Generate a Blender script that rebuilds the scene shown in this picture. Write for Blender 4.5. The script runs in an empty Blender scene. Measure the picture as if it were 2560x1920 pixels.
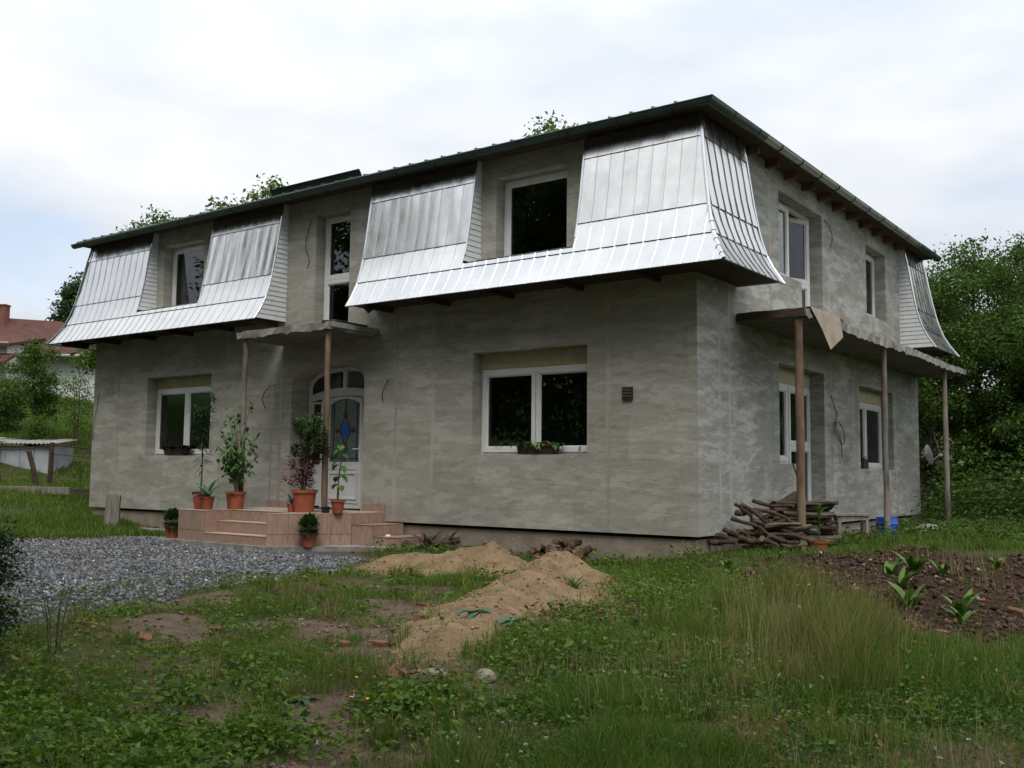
import bpy, math, random
import numpy as np
from mathutils import Vector, Matrix

# ------------------------------------------------------------------ camera, sky, sun, exposure
scene = bpy.context.scene
R = math.radians
CAM = np.array([6.2295, -12.8423, 0.8714])
YAW, PITCH, ROLL = -0.635, 0.0878, 0.0097
def cam_axes():
    cy, sy = math.cos(YAW), math.sin(YAW)
    fwd = np.array([sy, cy, 0]); right = np.array([cy, -sy, 0]); up = np.array([0, 0, 1.])
    f2 = fwd*math.cos(PITCH)+up*math.sin(PITCH); u2 = up*math.cos(PITCH)-fwd*math.sin(PITCH)
    r3 = right*math.cos(ROLL)+u2*math.sin(ROLL); u3 = u2*math.cos(ROLL)-right*math.sin(ROLL)
    return r3, u3, f2
cr, cu, cf = cam_axes()
camd = bpy.data.cameras.new('camera'); camo = bpy.data.objects.new('camera', camd)
scene.collection.objects.link(camo); scene.camera = camo
camd.sensor_width = 36; camd.lens = 35.23; camd.clip_start = 0.05; camd.clip_end = 3000
camo.matrix_world = Matrix(((cr[0], cu[0], -cf[0], CAM[0]), (cr[1], cu[1], -cf[1], CAM[1]), (cr[2], cu[2], -cf[2], CAM[2]), (0, 0, 0, 1)))

SUN_EL, SUN_AZ = R(58), R(140)          # azimuth of the sun, from +Y towards +X
world = bpy.data.worlds.new('World'); scene.world = world; world.use_nodes = True
wn, wl = world.node_tree.nodes, world.node_tree.links
wn.clear()
def wnode(t, **kw):
    n = wn.new(t)
    for k, v in kw.items(): setattr(n, k, v)
    return n
wout = wnode('ShaderNodeOutputWorld')
sky = wnode('ShaderNodeTexSky', sky_type='NISHITA', sun_disc=False, sun_elevation=SUN_EL, sun_rotation=SUN_AZ, air_density=1.0, dust_density=1.5)
bg1 = wnode('ShaderNodeBackground'); bg1.inputs[1].default_value = 0.15
bg2 = wnode('ShaderNodeBackground'); bg2.inputs[1].default_value = 1.0
tc = wnode('ShaderNodeTexCoord'); mp = wnode('ShaderNodeMapping'); mp.inputs['Scale'].default_value = (1, 1, 2.6); mp.inputs['Location'].default_value = (8.8, 3.6, 1.85)
n1 = wnode('ShaderNodeTexNoise'); n1.inputs['Scale'].default_value = 1.7; n1.inputs['Detail'].default_value = 7; n1.inputs['Roughness'].default_value = .55; n1.inputs['Distortion'].default_value = .3
r1 = wnode('ShaderNodeValToRGB'); r1.color_ramp.elements[0].position = .29; r1.color_ramp.elements[1].position = .43
r1.color_ramp.elements[0].color = (.45, .45, .45, 1)
n2 = wnode('ShaderNodeTexNoise'); n2.inputs['Scale'].default_value = 2.6; n2.inputs['Detail'].default_value = 6; n2.inputs['Roughness'].default_value = .5
r2 = wnode('ShaderNodeValToRGB')
r2.color_ramp.elements[0].position = .33; r2.color_ramp.elements[0].color = (.53, .58, .655, 1)
r2.color_ramp.elements[1].position = .62; r2.color_ramp.elements[1].color = (.76, .768, .78, 1)
mx = wnode('ShaderNodeMixShader')
wl.new(tc.outputs['Generated'], mp.inputs[0]); wl.new(mp.outputs[0], n1.inputs[0]); wl.new(mp.outputs[0], n2.inputs[0])
# an overcast sky grows brighter towards the zenith
sepw = wnode('ShaderNodeSeparateXYZ'); grad = wnode('ShaderNodeMapRange'); grad.interpolation_type = 'SMOOTHSTEP'; grad.inputs[3].default_value = .78; grad.inputs[4].default_value = 1.35
wl.new(tc.outputs['Generated'], sepw.inputs[0]); wl.new(sepw.outputs[2], grad.inputs[0]); wl.new(grad.outputs[0], bg2.inputs[1])
wl.new(n1.outputs['Fac'], r1.inputs[0]); wl.new(n2.outputs['Fac'], r2.inputs[0]); wl.new(r2.outputs[0], bg2.inputs[0])
wl.new(sky.outputs[0], bg1.inputs[0]); wl.new(r1.outputs[0], mx.inputs[0]); wl.new(bg1.outputs[0], mx.inputs[1]); wl.new(bg2.outputs[0], mx.inputs[2])
wl.new(mx.outputs[0], wout.inputs[0])
sund = bpy.data.lights.new('sun', 'SUN'); sund.energy = 1.5; sund.angle = R(25); sund.color = (1, .97, .92)
suno = bpy.data.objects.new('sun', sund); scene.collection.objects.link(suno)
sdir = Vector((math.sin(SUN_AZ)*math.cos(SUN_EL), math.cos(SUN_AZ)*math.cos(SUN_EL), math.sin(SUN_EL)))
suno.rotation_euler = sdir.to_track_quat('Z', 'Y').to_euler()
scene.view_settings.view_transform = 'Standard'; scene.view_settings.look = 'None'
scene.view_settings.exposure = 0.6; scene.view_settings.gamma = 1.0; scene.view_settings.use_curve_mapping = False
scene.render.engine = 'CYCLES'
try:
    scene.cycles.max_bounces = 6; scene.cycles.diffuse_bounces = 3; scene.cycles.glossy_bounces = 3; scene.cycles.transmission_bounces = 4; scene.cycles.transparent_max_bounces = 12
    scene.cycles.use_denoising = True
except Exception: pass

# ------------------------------------------------------------------ helpers
COL = scene.collection
rnd = random.Random(7)
def link(o): COL.objects.link(o); return o
class MB:
    """collects faces; build() links them as one mesh object"""
    def __init__(s, T=None): s.v = []; s.f = []; s.m = []; s.mi = 0; s.T = T
    def add(s, vs, fs):
        b = len(s.v)
        for p in vs: s.v.append(tuple(s.T(*p)) if s.T else tuple(p))
        for f in fs: s.f.append([b+i for i in f]); s.m.append(s.mi)
    def box(s, x0, x1, y0, y1, z0, z1):
        s.add([(x0,y0,z0),(x1,y0,z0),(x1,y1,z0),(x0,y1,z0),(x0,y0,z1),(x1,y0,z1),(x1,y1,z1),(x0,y1,z1)],
              [(0,3,2,1),(4,5,6,7),(0,1,5,4),(1,2,6,5),(2,3,7,6),(3,0,4,7)]); return s
    def prism(s, poly, w0, w1):
        """polygon of (u,z) extruded along the second axis from w0 to w1"""
        n = len(poly)
        s.add([(u,w0,z) for u,z in poly]+[(u,w1,z) for u,z in poly],
              [tuple(range(n)), tuple(range(2*n-1,n-1,-1))]+[((i+1)%n,i,n+i,n+(i+1)%n) for i in range(n)]); return s
    def ring(s, outer, inner, w0, w1):
        """closed frame between two polygons of equal length"""
        n = len(outer); V = [(u,w0,z) for u,z in outer]+[(u,w0,z) for u,z in inner]+[(u,w1,z) for u,z in outer]+[(u,w1,z) for u,z in inner]
        F = []
        for i in range(n):
            j = (i+1) % n
            F += [(i,j,n+j,n+i), (2*n+j,2*n+i,3*n+i,3*n+j), (j,i,2*n+i,2*n+j), (n+i,n+j,3*n+j,3*n+i)]
        s.add(V, F); return s
    def tube(s, pts, rad, n=8, cap=True, capmi=None):
        pts = [Vector(p) for p in pts]
        if not hasattr(rad, '__len__'): rad = [rad]*len(pts)
        V = []; prev = None
        for i, p in enumerate(pts):
            d = (pts[min(i+1, len(pts)-1)]-pts[max(i-1, 0)])
            if d.length < 1e-6: d = Vector((0,0,1))
            d.normalize()
            if prev is None: a = d.orthogonal().normalized()
            else:
                a = prev-d*prev.dot(d)
                a = a.normalized() if a.length > 1e-4 else d.orthogonal().normalized()
            prev = a; b = d.cross(a)
            for k in range(n):
                t = 2*math.pi*k/n; V.append(p+(a*math.cos(t)+b*math.sin(t))*rad[i])
        F = []
        for i in range(len(pts)-1):
            for k in range(n): F.append((i*n+k, i*n+(k+1)%n, (i+1)*n+(k+1)%n, (i+1)*n+k))
        s.add([tuple(q) for q in V], F)
        if cap:
            old = s.mi
            if capmi is not None: s.mi = capmi
            L = len(pts)-1
            s.add([tuple(q) for q in V[:n]], [tuple(range(n-1,-1,-1))]); s.add([tuple(q) for q in V[L*n:]], [tuple(range(n))])
            s.mi = old
        return s
    def lathe(s, prof, n=20, c=(0,0,0)):
        V = []; F = []
        for r, z in prof:
            for k in range(n):
                t = 2*math.pi*k/n; V.append((c[0]+r*math.cos(t), c[1]+r*math.sin(t), c[2]+z))
        for i in range(len(prof)-1):
            for k in range(n): F.append((i*n+k, i*n+(k+1)%n, (i+1)*n+(k+1)%n, (i+1)*n+k))
        s.add(V, F); return s
    def leaf(s, p, d, L, W, droop=.3, seg=3, up=(0,0,1)):
        p = Vector(p); d = Vector(d).normalized(); upv = Vector(up)
        side = d.cross(upv)
        if side.length < 1e-3: side = Vector((1,0,0))
        side.normalize(); V = []; F = []; q = p.copy(); dd = d.copy()
        for i in range(seg+1):
            t = i/seg; w = W*.5*math.sin(math.pi*min(1, .12+.86*t))**.8 if i < seg else W*.03
            nrm = side.cross(dd)
            V += [tuple(q-side*w+nrm*w*.25), tuple(q+side*w+nrm*w*.25)]
            dd = (dd+Vector((0,0,-droop/seg*1.2))).normalized(); q = q+dd*(L/seg)
        for i in range(seg): F.append((2*i,2*i+1,2*i+3,2*i+2))
        s.add(V, F); return s
    def mesh(s, name, mats):
        me = bpy.data.meshes.new(name); me.from_pydata(s.v, [], s.f)
        if not isinstance(mats, (list, tuple)): mats = [mats]
        for m in mats: me.materials.append(m)
        if any(s.m): me.polygons.foreach_set('material_index', s.m)
        me.update(); return me
    def build(s, name, mats, parent=None, loc=None, smooth=False):
        me = s.mesh(name, mats)
        if smooth: shade(me)
        o = link(bpy.data.objects.new(name, me))
        if parent is not None: o.parent = parent
        if loc is not None: o.location = loc
        return o
def shade(me, angle=R(40)):
    me.polygons.foreach_set('use_smooth', [True]*len(me.polygons))
    try: me.set_sharp_from_angle(angle=angle)
    except Exception: pass
def tag(o, label=None, cat=None, group=None, kind=None):
    if label: o['label'] = label
    if cat: o['category'] = cat
    if group: o['group'] = group
    if kind: o['kind'] = kind
    return o
def thing(name, label, cat, loc=(0,0,0), rz=0, group=None):
    o = link(bpy.data.objects.new(name, None)); o.location = loc; o.rotation_euler = (0,0,rz); o.empty_display_size = .1
    return tag(o, label, cat, group)
def inst(name, me, parent=None, loc=(0,0,0), rot=(0,0,0), scale=None):
    o = link(bpy.data.objects.new(name, me)); o.location = loc; o.rotation_euler = rot
    if scale is not None: o.scale = scale
    if parent is not None: o.parent = parent
    return o
def npmesh(name, V, faces, mat, col=None, smooth=False):
    """V (n,3); faces list of (m,k) index arrays; col (n,3) point colours"""
    me = bpy.data.meshes.new(name)
    V = np.ascontiguousarray(V, dtype=np.float32)
    me.vertices.add(len(V)); me.vertices.foreach_set('co', V.ravel())
    loops = np.concatenate([f.ravel() for f in faces]).astype(np.int32)
    tot = np.concatenate([np.full(len(f), f.shape[1], np.int32) for f in faces])
    start = np.concatenate([[0], np.cumsum(tot)[:-1]]).astype(np.int32)
    me.loops.add(len(loops)); me.loops.foreach_set('vertex_index', loops)
    me.polygons.add(len(tot)); me.polygons.foreach_set('loop_start', start); me.polygons.foreach_set('loop_total', tot)
    if smooth: me.polygons.foreach_set('use_smooth', np.ones(len(tot), dtype=bool))
    me.update(calc_edges=True)
    if col is not None:
        a = me.color_attributes.new('col', 'FLOAT_COLOR', 'POINT')
        c = np.ones((len(V), 4), np.float32); c[:, :3] = col; a.data.foreach_set('color', c.ravel())
    me.materials.append(mat)
    return me
# lattice value noise
def _hash(ix, iy, seed):
    h = (ix.astype(np.int64)*374761393 + iy.astype(np.int64)*668265263 + seed*1442695041) & 0xffffffff
    h = ((h ^ (h >> 13))*1274126177) & 0xffffffff
    return ((h ^ (h >> 16)) & 0xffff)/65535.
def vn(x, y, seed=0):
    ix = np.floor(x); iy = np.floor(y); fx = x-ix; fy = y-iy
    fx = fx*fx*(3-2*fx); fy = fy*fy*(3-2*fy)
    a = _hash(ix, iy, seed); b = _hash(ix+1, iy, seed); c = _hash(ix, iy+1, seed); d = _hash(ix+1, iy+1, seed)
    return (a*(1-fx)+b*fx)*(1-fy)+(c*(1-fx)+d*fx)*fy
def fbm(x, y, seed=0, oct=4):
    x = np.asarray(x, float); y = np.asarray(y, float); s = 0; a = .5; t = 0
    for i in range(oct): s = s+a*vn(x*2**i, y*2**i, seed+i*17); t += a; a *= .5
    return s/t
def sst(a, b, x):
    t = np.clip((np.asarray(x, float)-a)/(b-a), 0, 1); return t*t*(3-2*t)
def inpoly(x, y, poly):
    x = np.asarray(x, float); y = np.asarray(y, float); r = np.zeros(x.shape, bool); n = len(poly)
    for i in range(n):
        x0, y0 = poly[i]; x1, y1 = poly[(i+1) % n]
        if y0 == y1: continue
        c = ((y0 > y) != (y1 > y)) & (x < (x1-x0)*(y-y0)/(y1-y0)+x0); r ^= c
    return r

# ------------------------------------------------------------------ materials
def newmat(name):
    m = bpy.data.materials.new(name); m.use_nodes = True
    nt = m.node_tree; return m, nt, nt.nodes, nt.links, nt.nodes['Principled BSDF']
def noise(N, L, src, scale, detail=5, rough=.55, stretch=None, dist=0):
    n = N.new('ShaderNodeTexNoise'); n.inputs['Scale'].default_value = scale; n.inputs['Detail'].default_value = detail
    n.inputs['Roughness'].default_value = rough; n.inputs['Distortion'].default_value = dist
    if stretch:
        mpn = N.new('ShaderNodeMapping'); mpn.inputs['Scale'].default_value = stretch; L.new(src, mpn.inputs[0]); src = mpn.outputs[0]
    L.new(src, n.inputs['Vector']); return n.outputs['Fac']
def ramp(N, L, fac, stops):
    r = N.new('ShaderNodeValToRGB'); e = r.color_ramp.elements
    while len(e) < len(stops): e.new(.5)
    for k, (p, c) in zip(e, stops): k.position = p; k.color = (*c, 1) if len(c) == 3 else c
    L.new(fac, r.inputs[0]); return r.outputs[0]
def mixc(N, L, fac, a, b, mode='MIX'):
    n = N.new('ShaderNodeMix'); n.data_type = 'RGBA'; n.blend_type = mode
    for i, x in ((0, fac), (6, a), (7, b)):
        if isinstance(x, (int, float)): n.inputs[i].default_value = x
        elif isinstance(x, tuple): n.inputs[i].default_value = (*x, 1)
        else: L.new(x, n.inputs[i])
    return n.outputs[2]
def bump(N, L, h, P, strength=.3, dist=.02):
    b = N.new('ShaderNodeBump'); b.inputs['Strength'].default_value = strength; b.inputs['Distance'].default_value = dist
    L.new(h, b.inputs['Height']); L.new(b.outputs[0], P.inputs['Normal'])
def coords(N, world=False):
    if world: return N.new('ShaderNodeNewGeometry').outputs['Position']
    return N.new('ShaderNodeTexCoord').outputs['Object']
def pmat(name, c1, c2, scale=6, rough=.8, metal=0, bmp=.25, bscale=None, stretch=None, world=True, lo=.35, hi=.65, bdist=.01, spec=.3):
    m, nt, N, L, P = newmat(name); s = coords(N, world)
    f = noise(N, L, s, scale, 6, .6, stretch)
    L.new(ramp(N, L, f, [(lo, c1), (hi, c2)]), P.inputs['Base Color'])
    P.inputs['Roughness'].default_value = rough; P.inputs['Metallic'].default_value = metal
    P.inputs['Specular IOR Level'].default_value = spec
    if bmp: bump(N, L, noise(N, L, s, bscale or scale*3, 5, .6, stretch), P, bmp, bdist)
    return m
M = {}
def leafmat(name, tint=(1,1,1), trans=.35, rough=.55):
    """leaf colour comes from the leaf's own 'col' attribute"""
    m, nt, N, L, P = newmat(name)
    a = N.new('ShaderNodeAttribute'); a.attribute_name = 'col'
    c = mixc(N, L, 1.0, a.outputs['Color'], tint, 'MULTIPLY')
    L.new(c, P.inputs['Base Color']); P.inputs['Roughness'].default_value = rough; P.inputs['Specular IOR Level'].default_value = .25
    t = N.new('ShaderNodeBsdfTranslucent'); L.new(mixc(N, L, 1.0, c, (1.2, 1.25, .7), 'MULTIPLY'), t.inputs[0])
    mxs = N.new('ShaderNodeMixShader'); mxs.inputs[0].default_value = trans
    L.new(P.outputs[0], mxs.inputs[1]); L.new(t.outputs[0], mxs.inputs[2]); L.new(mxs.outputs[0], N['Material Output'].inputs[0])
    return m
def plainleaf(name, c1, c2, scale=9, rough=.5, trans=.25):
    m, nt, N, L, P = newmat(name); s = coords(N, True)
    c = ramp(N, L, noise(N, L, s, scale, 3, .6), [(.35, c1), (.65, c2)])
    L.new(c, P.inputs['Base Color']); P.inputs['Roughness'].default_value = rough; P.inputs['Specular IOR Level'].default_value = .3
    t = N.new('ShaderNodeBsdfTranslucent'); L.new(c, t.inputs[0])
    mxs = N.new('ShaderNodeMixShader'); mxs.inputs[0].default_value = trans
    L.new(P.outputs[0], mxs.inputs[1]); L.new(t.outputs[0], mxs.inputs[2]); L.new(mxs.outputs[0], N['Material Output'].inputs[0])
    return m
def plaster(name, base, light, dark, lines, axis, lf=.5):
    m, nt, N, L, P = newmat(name); s = coords(N, True)
    big = noise(N, L, s, .45, 4, .6, (1, 1, 1.4))
    st = noise(N, L, s, 2.3, 9, .68, (.5, .5, 2.3), .1)
    c = ramp(N, L, st, [(.35, dark), (.45, base), (.51, base), (.58, light)])
    c = mixc(N, L, ramp(N, L, big, [(.38, (0,0,0)), (.62, (1,1,1))]), c, mixc(N, L, .5, c, tuple(.5*(a+b) for a, b in zip(base, dark))))
    # dry, pale trowel patches with broken edges
    pt = noise(N, L, s, 1.5, 10, .7, (.6, .6, 2.0), .15)
    c = mixc(N, L, ramp(N, L, pt, [(.53, (0,0,0)), (.55, (lf,)*3)]), c, light)
    pd = noise(N, L, s, 2.8, 10, .72, (.6, .6, 2.2), .2)
    c = mixc(N, L, ramp(N, L, pd, [(.545, (0,0,0)), (.58, (.65,)*3)]), c, dark)
    # bays floated on different days
    sp0 = N.new('ShaderNodeSeparateXYZ'); L.new(s, sp0.inputs[0]); wb = noise(N, L, s, 1.8, 6, .65)
    cmb = N.new('ShaderNodeCombineXYZ')
    for q, (ax, sz) in enumerate(((axis, .95), (2, .62))):
        m1 = N.new('ShaderNodeMath'); m1.operation = 'MULTIPLY_ADD'; L.new(wb, m1.inputs[0]); m1.inputs[1].default_value = .28; L.new(sp0.outputs[ax], m1.inputs[2])
        m2 = N.new('ShaderNodeMath'); m2.operation = 'DIVIDE'; L.new(m1.outputs[0], m2.inputs[0]); m2.inputs[1].default_value = sz
        m3 = N.new('ShaderNodeMath'); m3.operation = 'FLOOR'; L.new(m2.outputs[0], m3.inputs[0]); L.new(m3.outputs[0], cmb.inputs[q])
    wnz = N.new('ShaderNodeTexWhiteNoise'); wnz.noise_dimensions = '2D'; L.new(cmb.outputs[0], wnz.inputs['Vector'])
    c = mixc(N, L, 1.0, c, ramp(N, L, wnz.outputs['Value'], [(.0, (.84, .835, .82)), (1., (1.12, 1.12, 1.12))]), 'MULTIPLY')
    # vertical drips
    dr = noise(N, L, s, 9, 4, .6, (1.0, 1.0, .12))
    c = mixc(N, L, ramp(N, L, dr, [(.62, (0,0,0)), (.75, (.35,)*3)]), c, dark)
    # screed rails
    sep = N.new('ShaderNodeSeparateXYZ'); L.new(s, sep.inputs[0]); acc = None
    wob = noise(N, L, s, 1.2, 2, .5)
    for p in lines:
        a = N.new('ShaderNodeMath'); a.operation = 'SUBTRACT'; L.new(sep.outputs[axis], a.inputs[0]); a.inputs[1].default_value = p-.03
        w = N.new('ShaderNodeMath'); w.operation = 'MULTIPLY_ADD'; L.new(wob, w.inputs[0]); w.inputs[1].default_value = -.06; L.new(a.outputs[0], w.inputs[2])
        b = N.new('ShaderNodeMath'); b.operation = 'ABSOLUTE'; L.new(w.outputs[0], b.inputs[0])
        k = N.new('ShaderNodeMapRange'); k.inputs[1].default_value = .02; k.inputs[2].default_value = .05; k.inputs[3].default_value = 1; k.inputs[4].default_value = 0; L.new(b.outputs[0], k.inputs[0])
        if acc is None: acc = k.outputs[0]
        else:
            d = N.new('ShaderNodeMath'); d.operation = 'MAXIMUM'; L.new(acc, d.inputs[0]); L.new(k.outputs[0], d.inputs[1]); acc = d.outputs[0]
    if acc is not None:
        f = N.new('ShaderNodeMath'); f.operation = 'MULTIPLY'; L.new(acc, f.inputs[0]); L.new(ramp(N, L, noise(N, L, s, 3, 4, .6), [(.35, (.35,)*3), (.55, (.95,)*3)]), f.inputs[1])
        c = mixc(N, L, f.outputs[0], c, ramp(N, L, noise(N, L, s, .8, 2, .5, (1.5, 1.5, .35)), [(.45, tuple(x*.70 for x in base)), (.55, tuple(min(1, x*1.35) for x in base))]))
    fine = noise(N, L, s, 70, 4, .7)
    c = mixc(N, L, .35, c, ramp(N, L, fine, [(.3, tuple(x*.7 for x in base)), (.7, tuple(x*1.25 for x in base))]))
    L.new(c, P.inputs['Base Color']); P.inputs['Roughness'].default_value = .95; P.inputs['Specular IOR Level'].default_value = .15
    h = N.new('ShaderNodeMath'); h.operation = 'MULTIPLY_ADD'; L.new(st, h.inputs[0]); h.inputs[1].default_value = 2.; L.new(fine, h.inputs[2])
    bump(N, L, h.outputs[0], P, .35, .006)
    return m
M['plaster'] = plaster('cement_plaster', (.322, .31, .268), (.455, .443, .40), (.212, .198, .16), (-14.2, -10.55, -9.0, -8.75, -5.75, -4.9, -1.45), 0, .52)
M['plaster_side'] = plaster('cement_plaster_side', (.30, .296, .27), (.485, .49, .47), (.168, .155, .126), (.75, 1.1, 2.75, 5.6, 6.9, 7.05, 8.3, 9.75), 1, .6)
M['plinth'] = pmat('plinth_render', (.20, .165, .125), (.30, .255, .20), 3, .95, 0, .6, 25, bdist=.02)
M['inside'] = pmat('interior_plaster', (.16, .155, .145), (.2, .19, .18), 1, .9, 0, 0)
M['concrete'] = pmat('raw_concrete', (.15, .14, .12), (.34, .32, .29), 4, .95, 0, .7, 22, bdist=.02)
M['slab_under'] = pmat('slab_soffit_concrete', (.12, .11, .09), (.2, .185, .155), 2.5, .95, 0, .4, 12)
def sheetmetal():
    m, nt, N, L, P = newmat('zinc_sheet'); s = coords(N, True)
    f = noise(N, L, s, 2.2, 5, .6, (1, 1, .5))
    L.new(ramp(N, L, f, [(.3, (.64, .645, .645)), (.7, (.73, .73, .725))]), P.inputs['Base Color'])
    P.inputs['Metallic'].default_value = 1
    L.new(ramp(N, L, noise(N, L, s, 5, 4, .6), [(.3, (.16,)*3), (.7, (.26,)*3)]), P.inputs['Roughness'])
    h = noise(N, L, s, 1.5, 1.5, .4, (2.2, 2.2, .55), .2)
    bump(N, L, h, P, .22, .03)
    return m
M['zinc'] = sheetmetal()
M['siding'] = pmat('grey_siding', (.50, .525, .53), (.60, .62, .625), 4, .6, 0, .1)
M['gutter'] = pmat('green_gutter', (.035, .06, .052), (.055, .085, .075), 5, .38, 0, .05, spec=.5)
M['gutter_grey'] = pmat('grey_gutter', (.36, .375, .36), (.46, .47, .45), 5, .35, .5, .05, spec=.5)
M['dark_edge'] = pmat('dark_green_trim', (.02, .04, .03), (.035, .055, .045), 5, .5, 0, 0)
M['black_metal'] = pmat('black_metal', (.015, .015, .014), (.03, .03, .028), 10, .55, 0, 0)
M['roof'] = pmat('roof_sheet', (.12, .13, .12), (.2, .2, .185), 2, .5, .2, .1)
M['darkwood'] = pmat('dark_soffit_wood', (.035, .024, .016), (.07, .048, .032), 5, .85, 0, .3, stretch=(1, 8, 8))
M['rafter'] = pmat('rafter_wood', (.10, .05, .028), (.19, .095, .052), 6, .8, 0, .3)
M['pvc'] = pmat('white_plastic', (.66, .66, .65), (.73, .73, .72), 3, .35, 0, 0, spec=.4)
M['pvc_shade'] = pmat('shutter_box', (.40, .36, .25), (.50, .46, .34), 4, .8, 0, .15)
def glass():
    m, nt, N, L, P = newmat('window_glass'); N.remove(P)
    tr = N.new('ShaderNodeBsdfTransparent'); tr.inputs[0].default_value = (.72, .78, .76, 1)
    gl = N.new('ShaderNodeBsdfGlossy'); gl.inputs['Roughness'].default_value = .0; gl.inputs[0].default_value = (.9, .93, .95, 1)
    fr = N.new('ShaderNodeFresnel'); fr.inputs[0].default_value = 1.75
    b = N.new('ShaderNodeBump'); b.inputs['Strength'].default_value = .04; b.inputs['Distance'].default_value = .02
    L.new(noise(N, L, coords(N, True), 1.4, 1, .4), b.inputs['Height']); L.new(b.outputs[0], gl.inputs['Normal'])
    mxs = N.new('ShaderNodeMixShader'); L.new(fr.outputs[0], mxs.inputs[0]); L.new(tr.outputs[0], mxs.inputs[1]); L.new(gl.outputs[0], mxs.inputs[2])
    L.new(mxs.outputs[0], N['Material Output'].inputs[0]); return m
M['glass'] = glass()
M['stained'] = pmat('door_glass', (.10, .14, .13), (.17, .21, .19), 14, .25, 0, .4, 40, spec=.5)
M['blue_glass'] = pmat('blue_glass', (.01, .08, .42), (.02, .13, .6), 20, .2, 0, .3, spec=.5)
M['red_glass'] = pmat('red_glass', (.09, .012, .012), (.15, .02, .02), 20, .2, 0, .1, spec=.5)
M['lead'] = pmat('lead_strip', (.03, .03, .03), (.05, .05, .05), 20, .5, 0, 0)
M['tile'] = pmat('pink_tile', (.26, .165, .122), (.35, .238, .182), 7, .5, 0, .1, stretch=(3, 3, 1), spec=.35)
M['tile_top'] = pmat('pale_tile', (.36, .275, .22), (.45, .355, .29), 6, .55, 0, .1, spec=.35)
M['terracotta'] = pmat('terracotta', (.27, .066, .036), (.36, .10, .055), 8, .65, 0, .1)
M['soil'] = pmat('potting_soil', (.03, .02, .014), (.06, .042, .028), 30, .95, 0, .5)
M['pipe'] = pmat('rusty_post', (.085, .05, .03), (.22, .155, .10), 4, .8, 0, .4, 20, stretch=(1, 1, .35))
M['pipe_grey'] = pmat('weathered_pipe', (.09, .07, .055), (.24, .21, .18), 4, .75, 0, .3, 20, stretch=(1, 1, .4))
M['bark'] = pmat('bark', (.045, .034, .025), (.10, .078, .058), 9, .95, 0, .8, 30, stretch=(1, 1, .3), bdist=.02)
M['log_end'] = pmat('cut_wood', (.14, .085, .045), (.24, .155, .085), 14, .9, 0, .3)
M['log'] = pmat('log_bark', (.032, .022, .016), (.09, .06, .042), 14, .95, 0, .8, 40, bdist=.015)
M['plank'] = pmat('old_plank', (.055, .042, .031), (.135, .10, .07), 8, .9, 0, .5, 40)
M['oldwood'] = pmat('weathered_wood', (.16, .14, .115), (.28, .25, .21), 7, .9, 0, .5, 30, stretch=(3, 3, .4))
M['blue'] = pmat('blue_plastic', (.015, .06, .32), (.025, .09, .42), 4, .4, 0, .15, spec=.5)
M['sheet'] = pmat('beige_sheet', (.26, .20, .14), (.36, .30, .23), 5, .6, 0, .2)
M['brick'] = pmat('brick_clay', (.13, .05, .034), (.24, .10, .068), 9, .9, 0, .4)
M['stone'] = pmat('field_stone', (.15, .14, .12), (.26, .24, .21), 6, .95, 0, .6)
M['white'] = pmat('white_plastic_bag', (.6, .6, .6), (.72, .72, .72), 6, .5, 0, .3)
M['cable'] = pmat('black_cable', (.012, .012, .012), (.02, .02, .02), 5, .5, 0, 0)
M['brown_plastic'] = pmat('brown_plastic', (.035, .018, .013), (.055, .028, .02), 6, .45, 0, .1, spec=.4)
M['redroof'] = pmat('old_red_tiles', (.055, .022, .017), (.10, .038, .028), 3, .9, 0, .4, 12)
M['white_wall'] = pmat('white_wall', (.60, .61, .60), (.70, .71, .70), .8, .9, 0, .1)
M['shed'] = pmat('shed_sheet', (.28, .31, .34), (.40, .43, .46), 2, .7, 0, .2)
M['asbestos'] = pmat('corrugated_sheet', (.19, .18, .165), (.30, .29, .27), 3, .9, 0, .3)
M['leaf'] = leafmat('tree_leaf')
M['grass'] = leafmat('grass_blade', trans=.4, rough=.6)
M['pl_green'] = plainleaf('plant_green', (.035, .10, .02), (.085, .19, .035))
M['pl_dark'] = plainleaf('plant_dark_green', (.02, .055, .018), (.045, .11, .03))
M['pl_dock'] = plainleaf('dock_leaf', (.055,.13,.018), (.12,.22,.035))
M['pl_blue'] = plainleaf('agave_green', (.06, .13, .075), (.11, .2, .12))
M['pl_yellow'] = plainleaf('spider_green', (.15, .25, .05), (.32, .40, .14))
M['pl_red'] = plainleaf('magenta_leaf', (.10, .015, .03), (.26, .05, .10))
M['pl_purple'] = plainleaf('purple_leaf', (.02, .008, .014), (.06, .022, .035))
M['pl_olive'] = plainleaf('oleander_green', (.045, .10, .03), (.13, .2, .06))
M['stem'] = pmat('plant_stem', (.06, .065, .03), (.11, .10, .05), 10, .8, 0, 0)
M['yellow'] = pmat('yellow_petal', (.65, .42, .02), (.75, .5, .03), 10, .7, 0, 0)
M['petal'] = pmat('white_petal', (.55, .55, .5), (.68, .68, .64), 10, .7, 0, 0)
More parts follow.
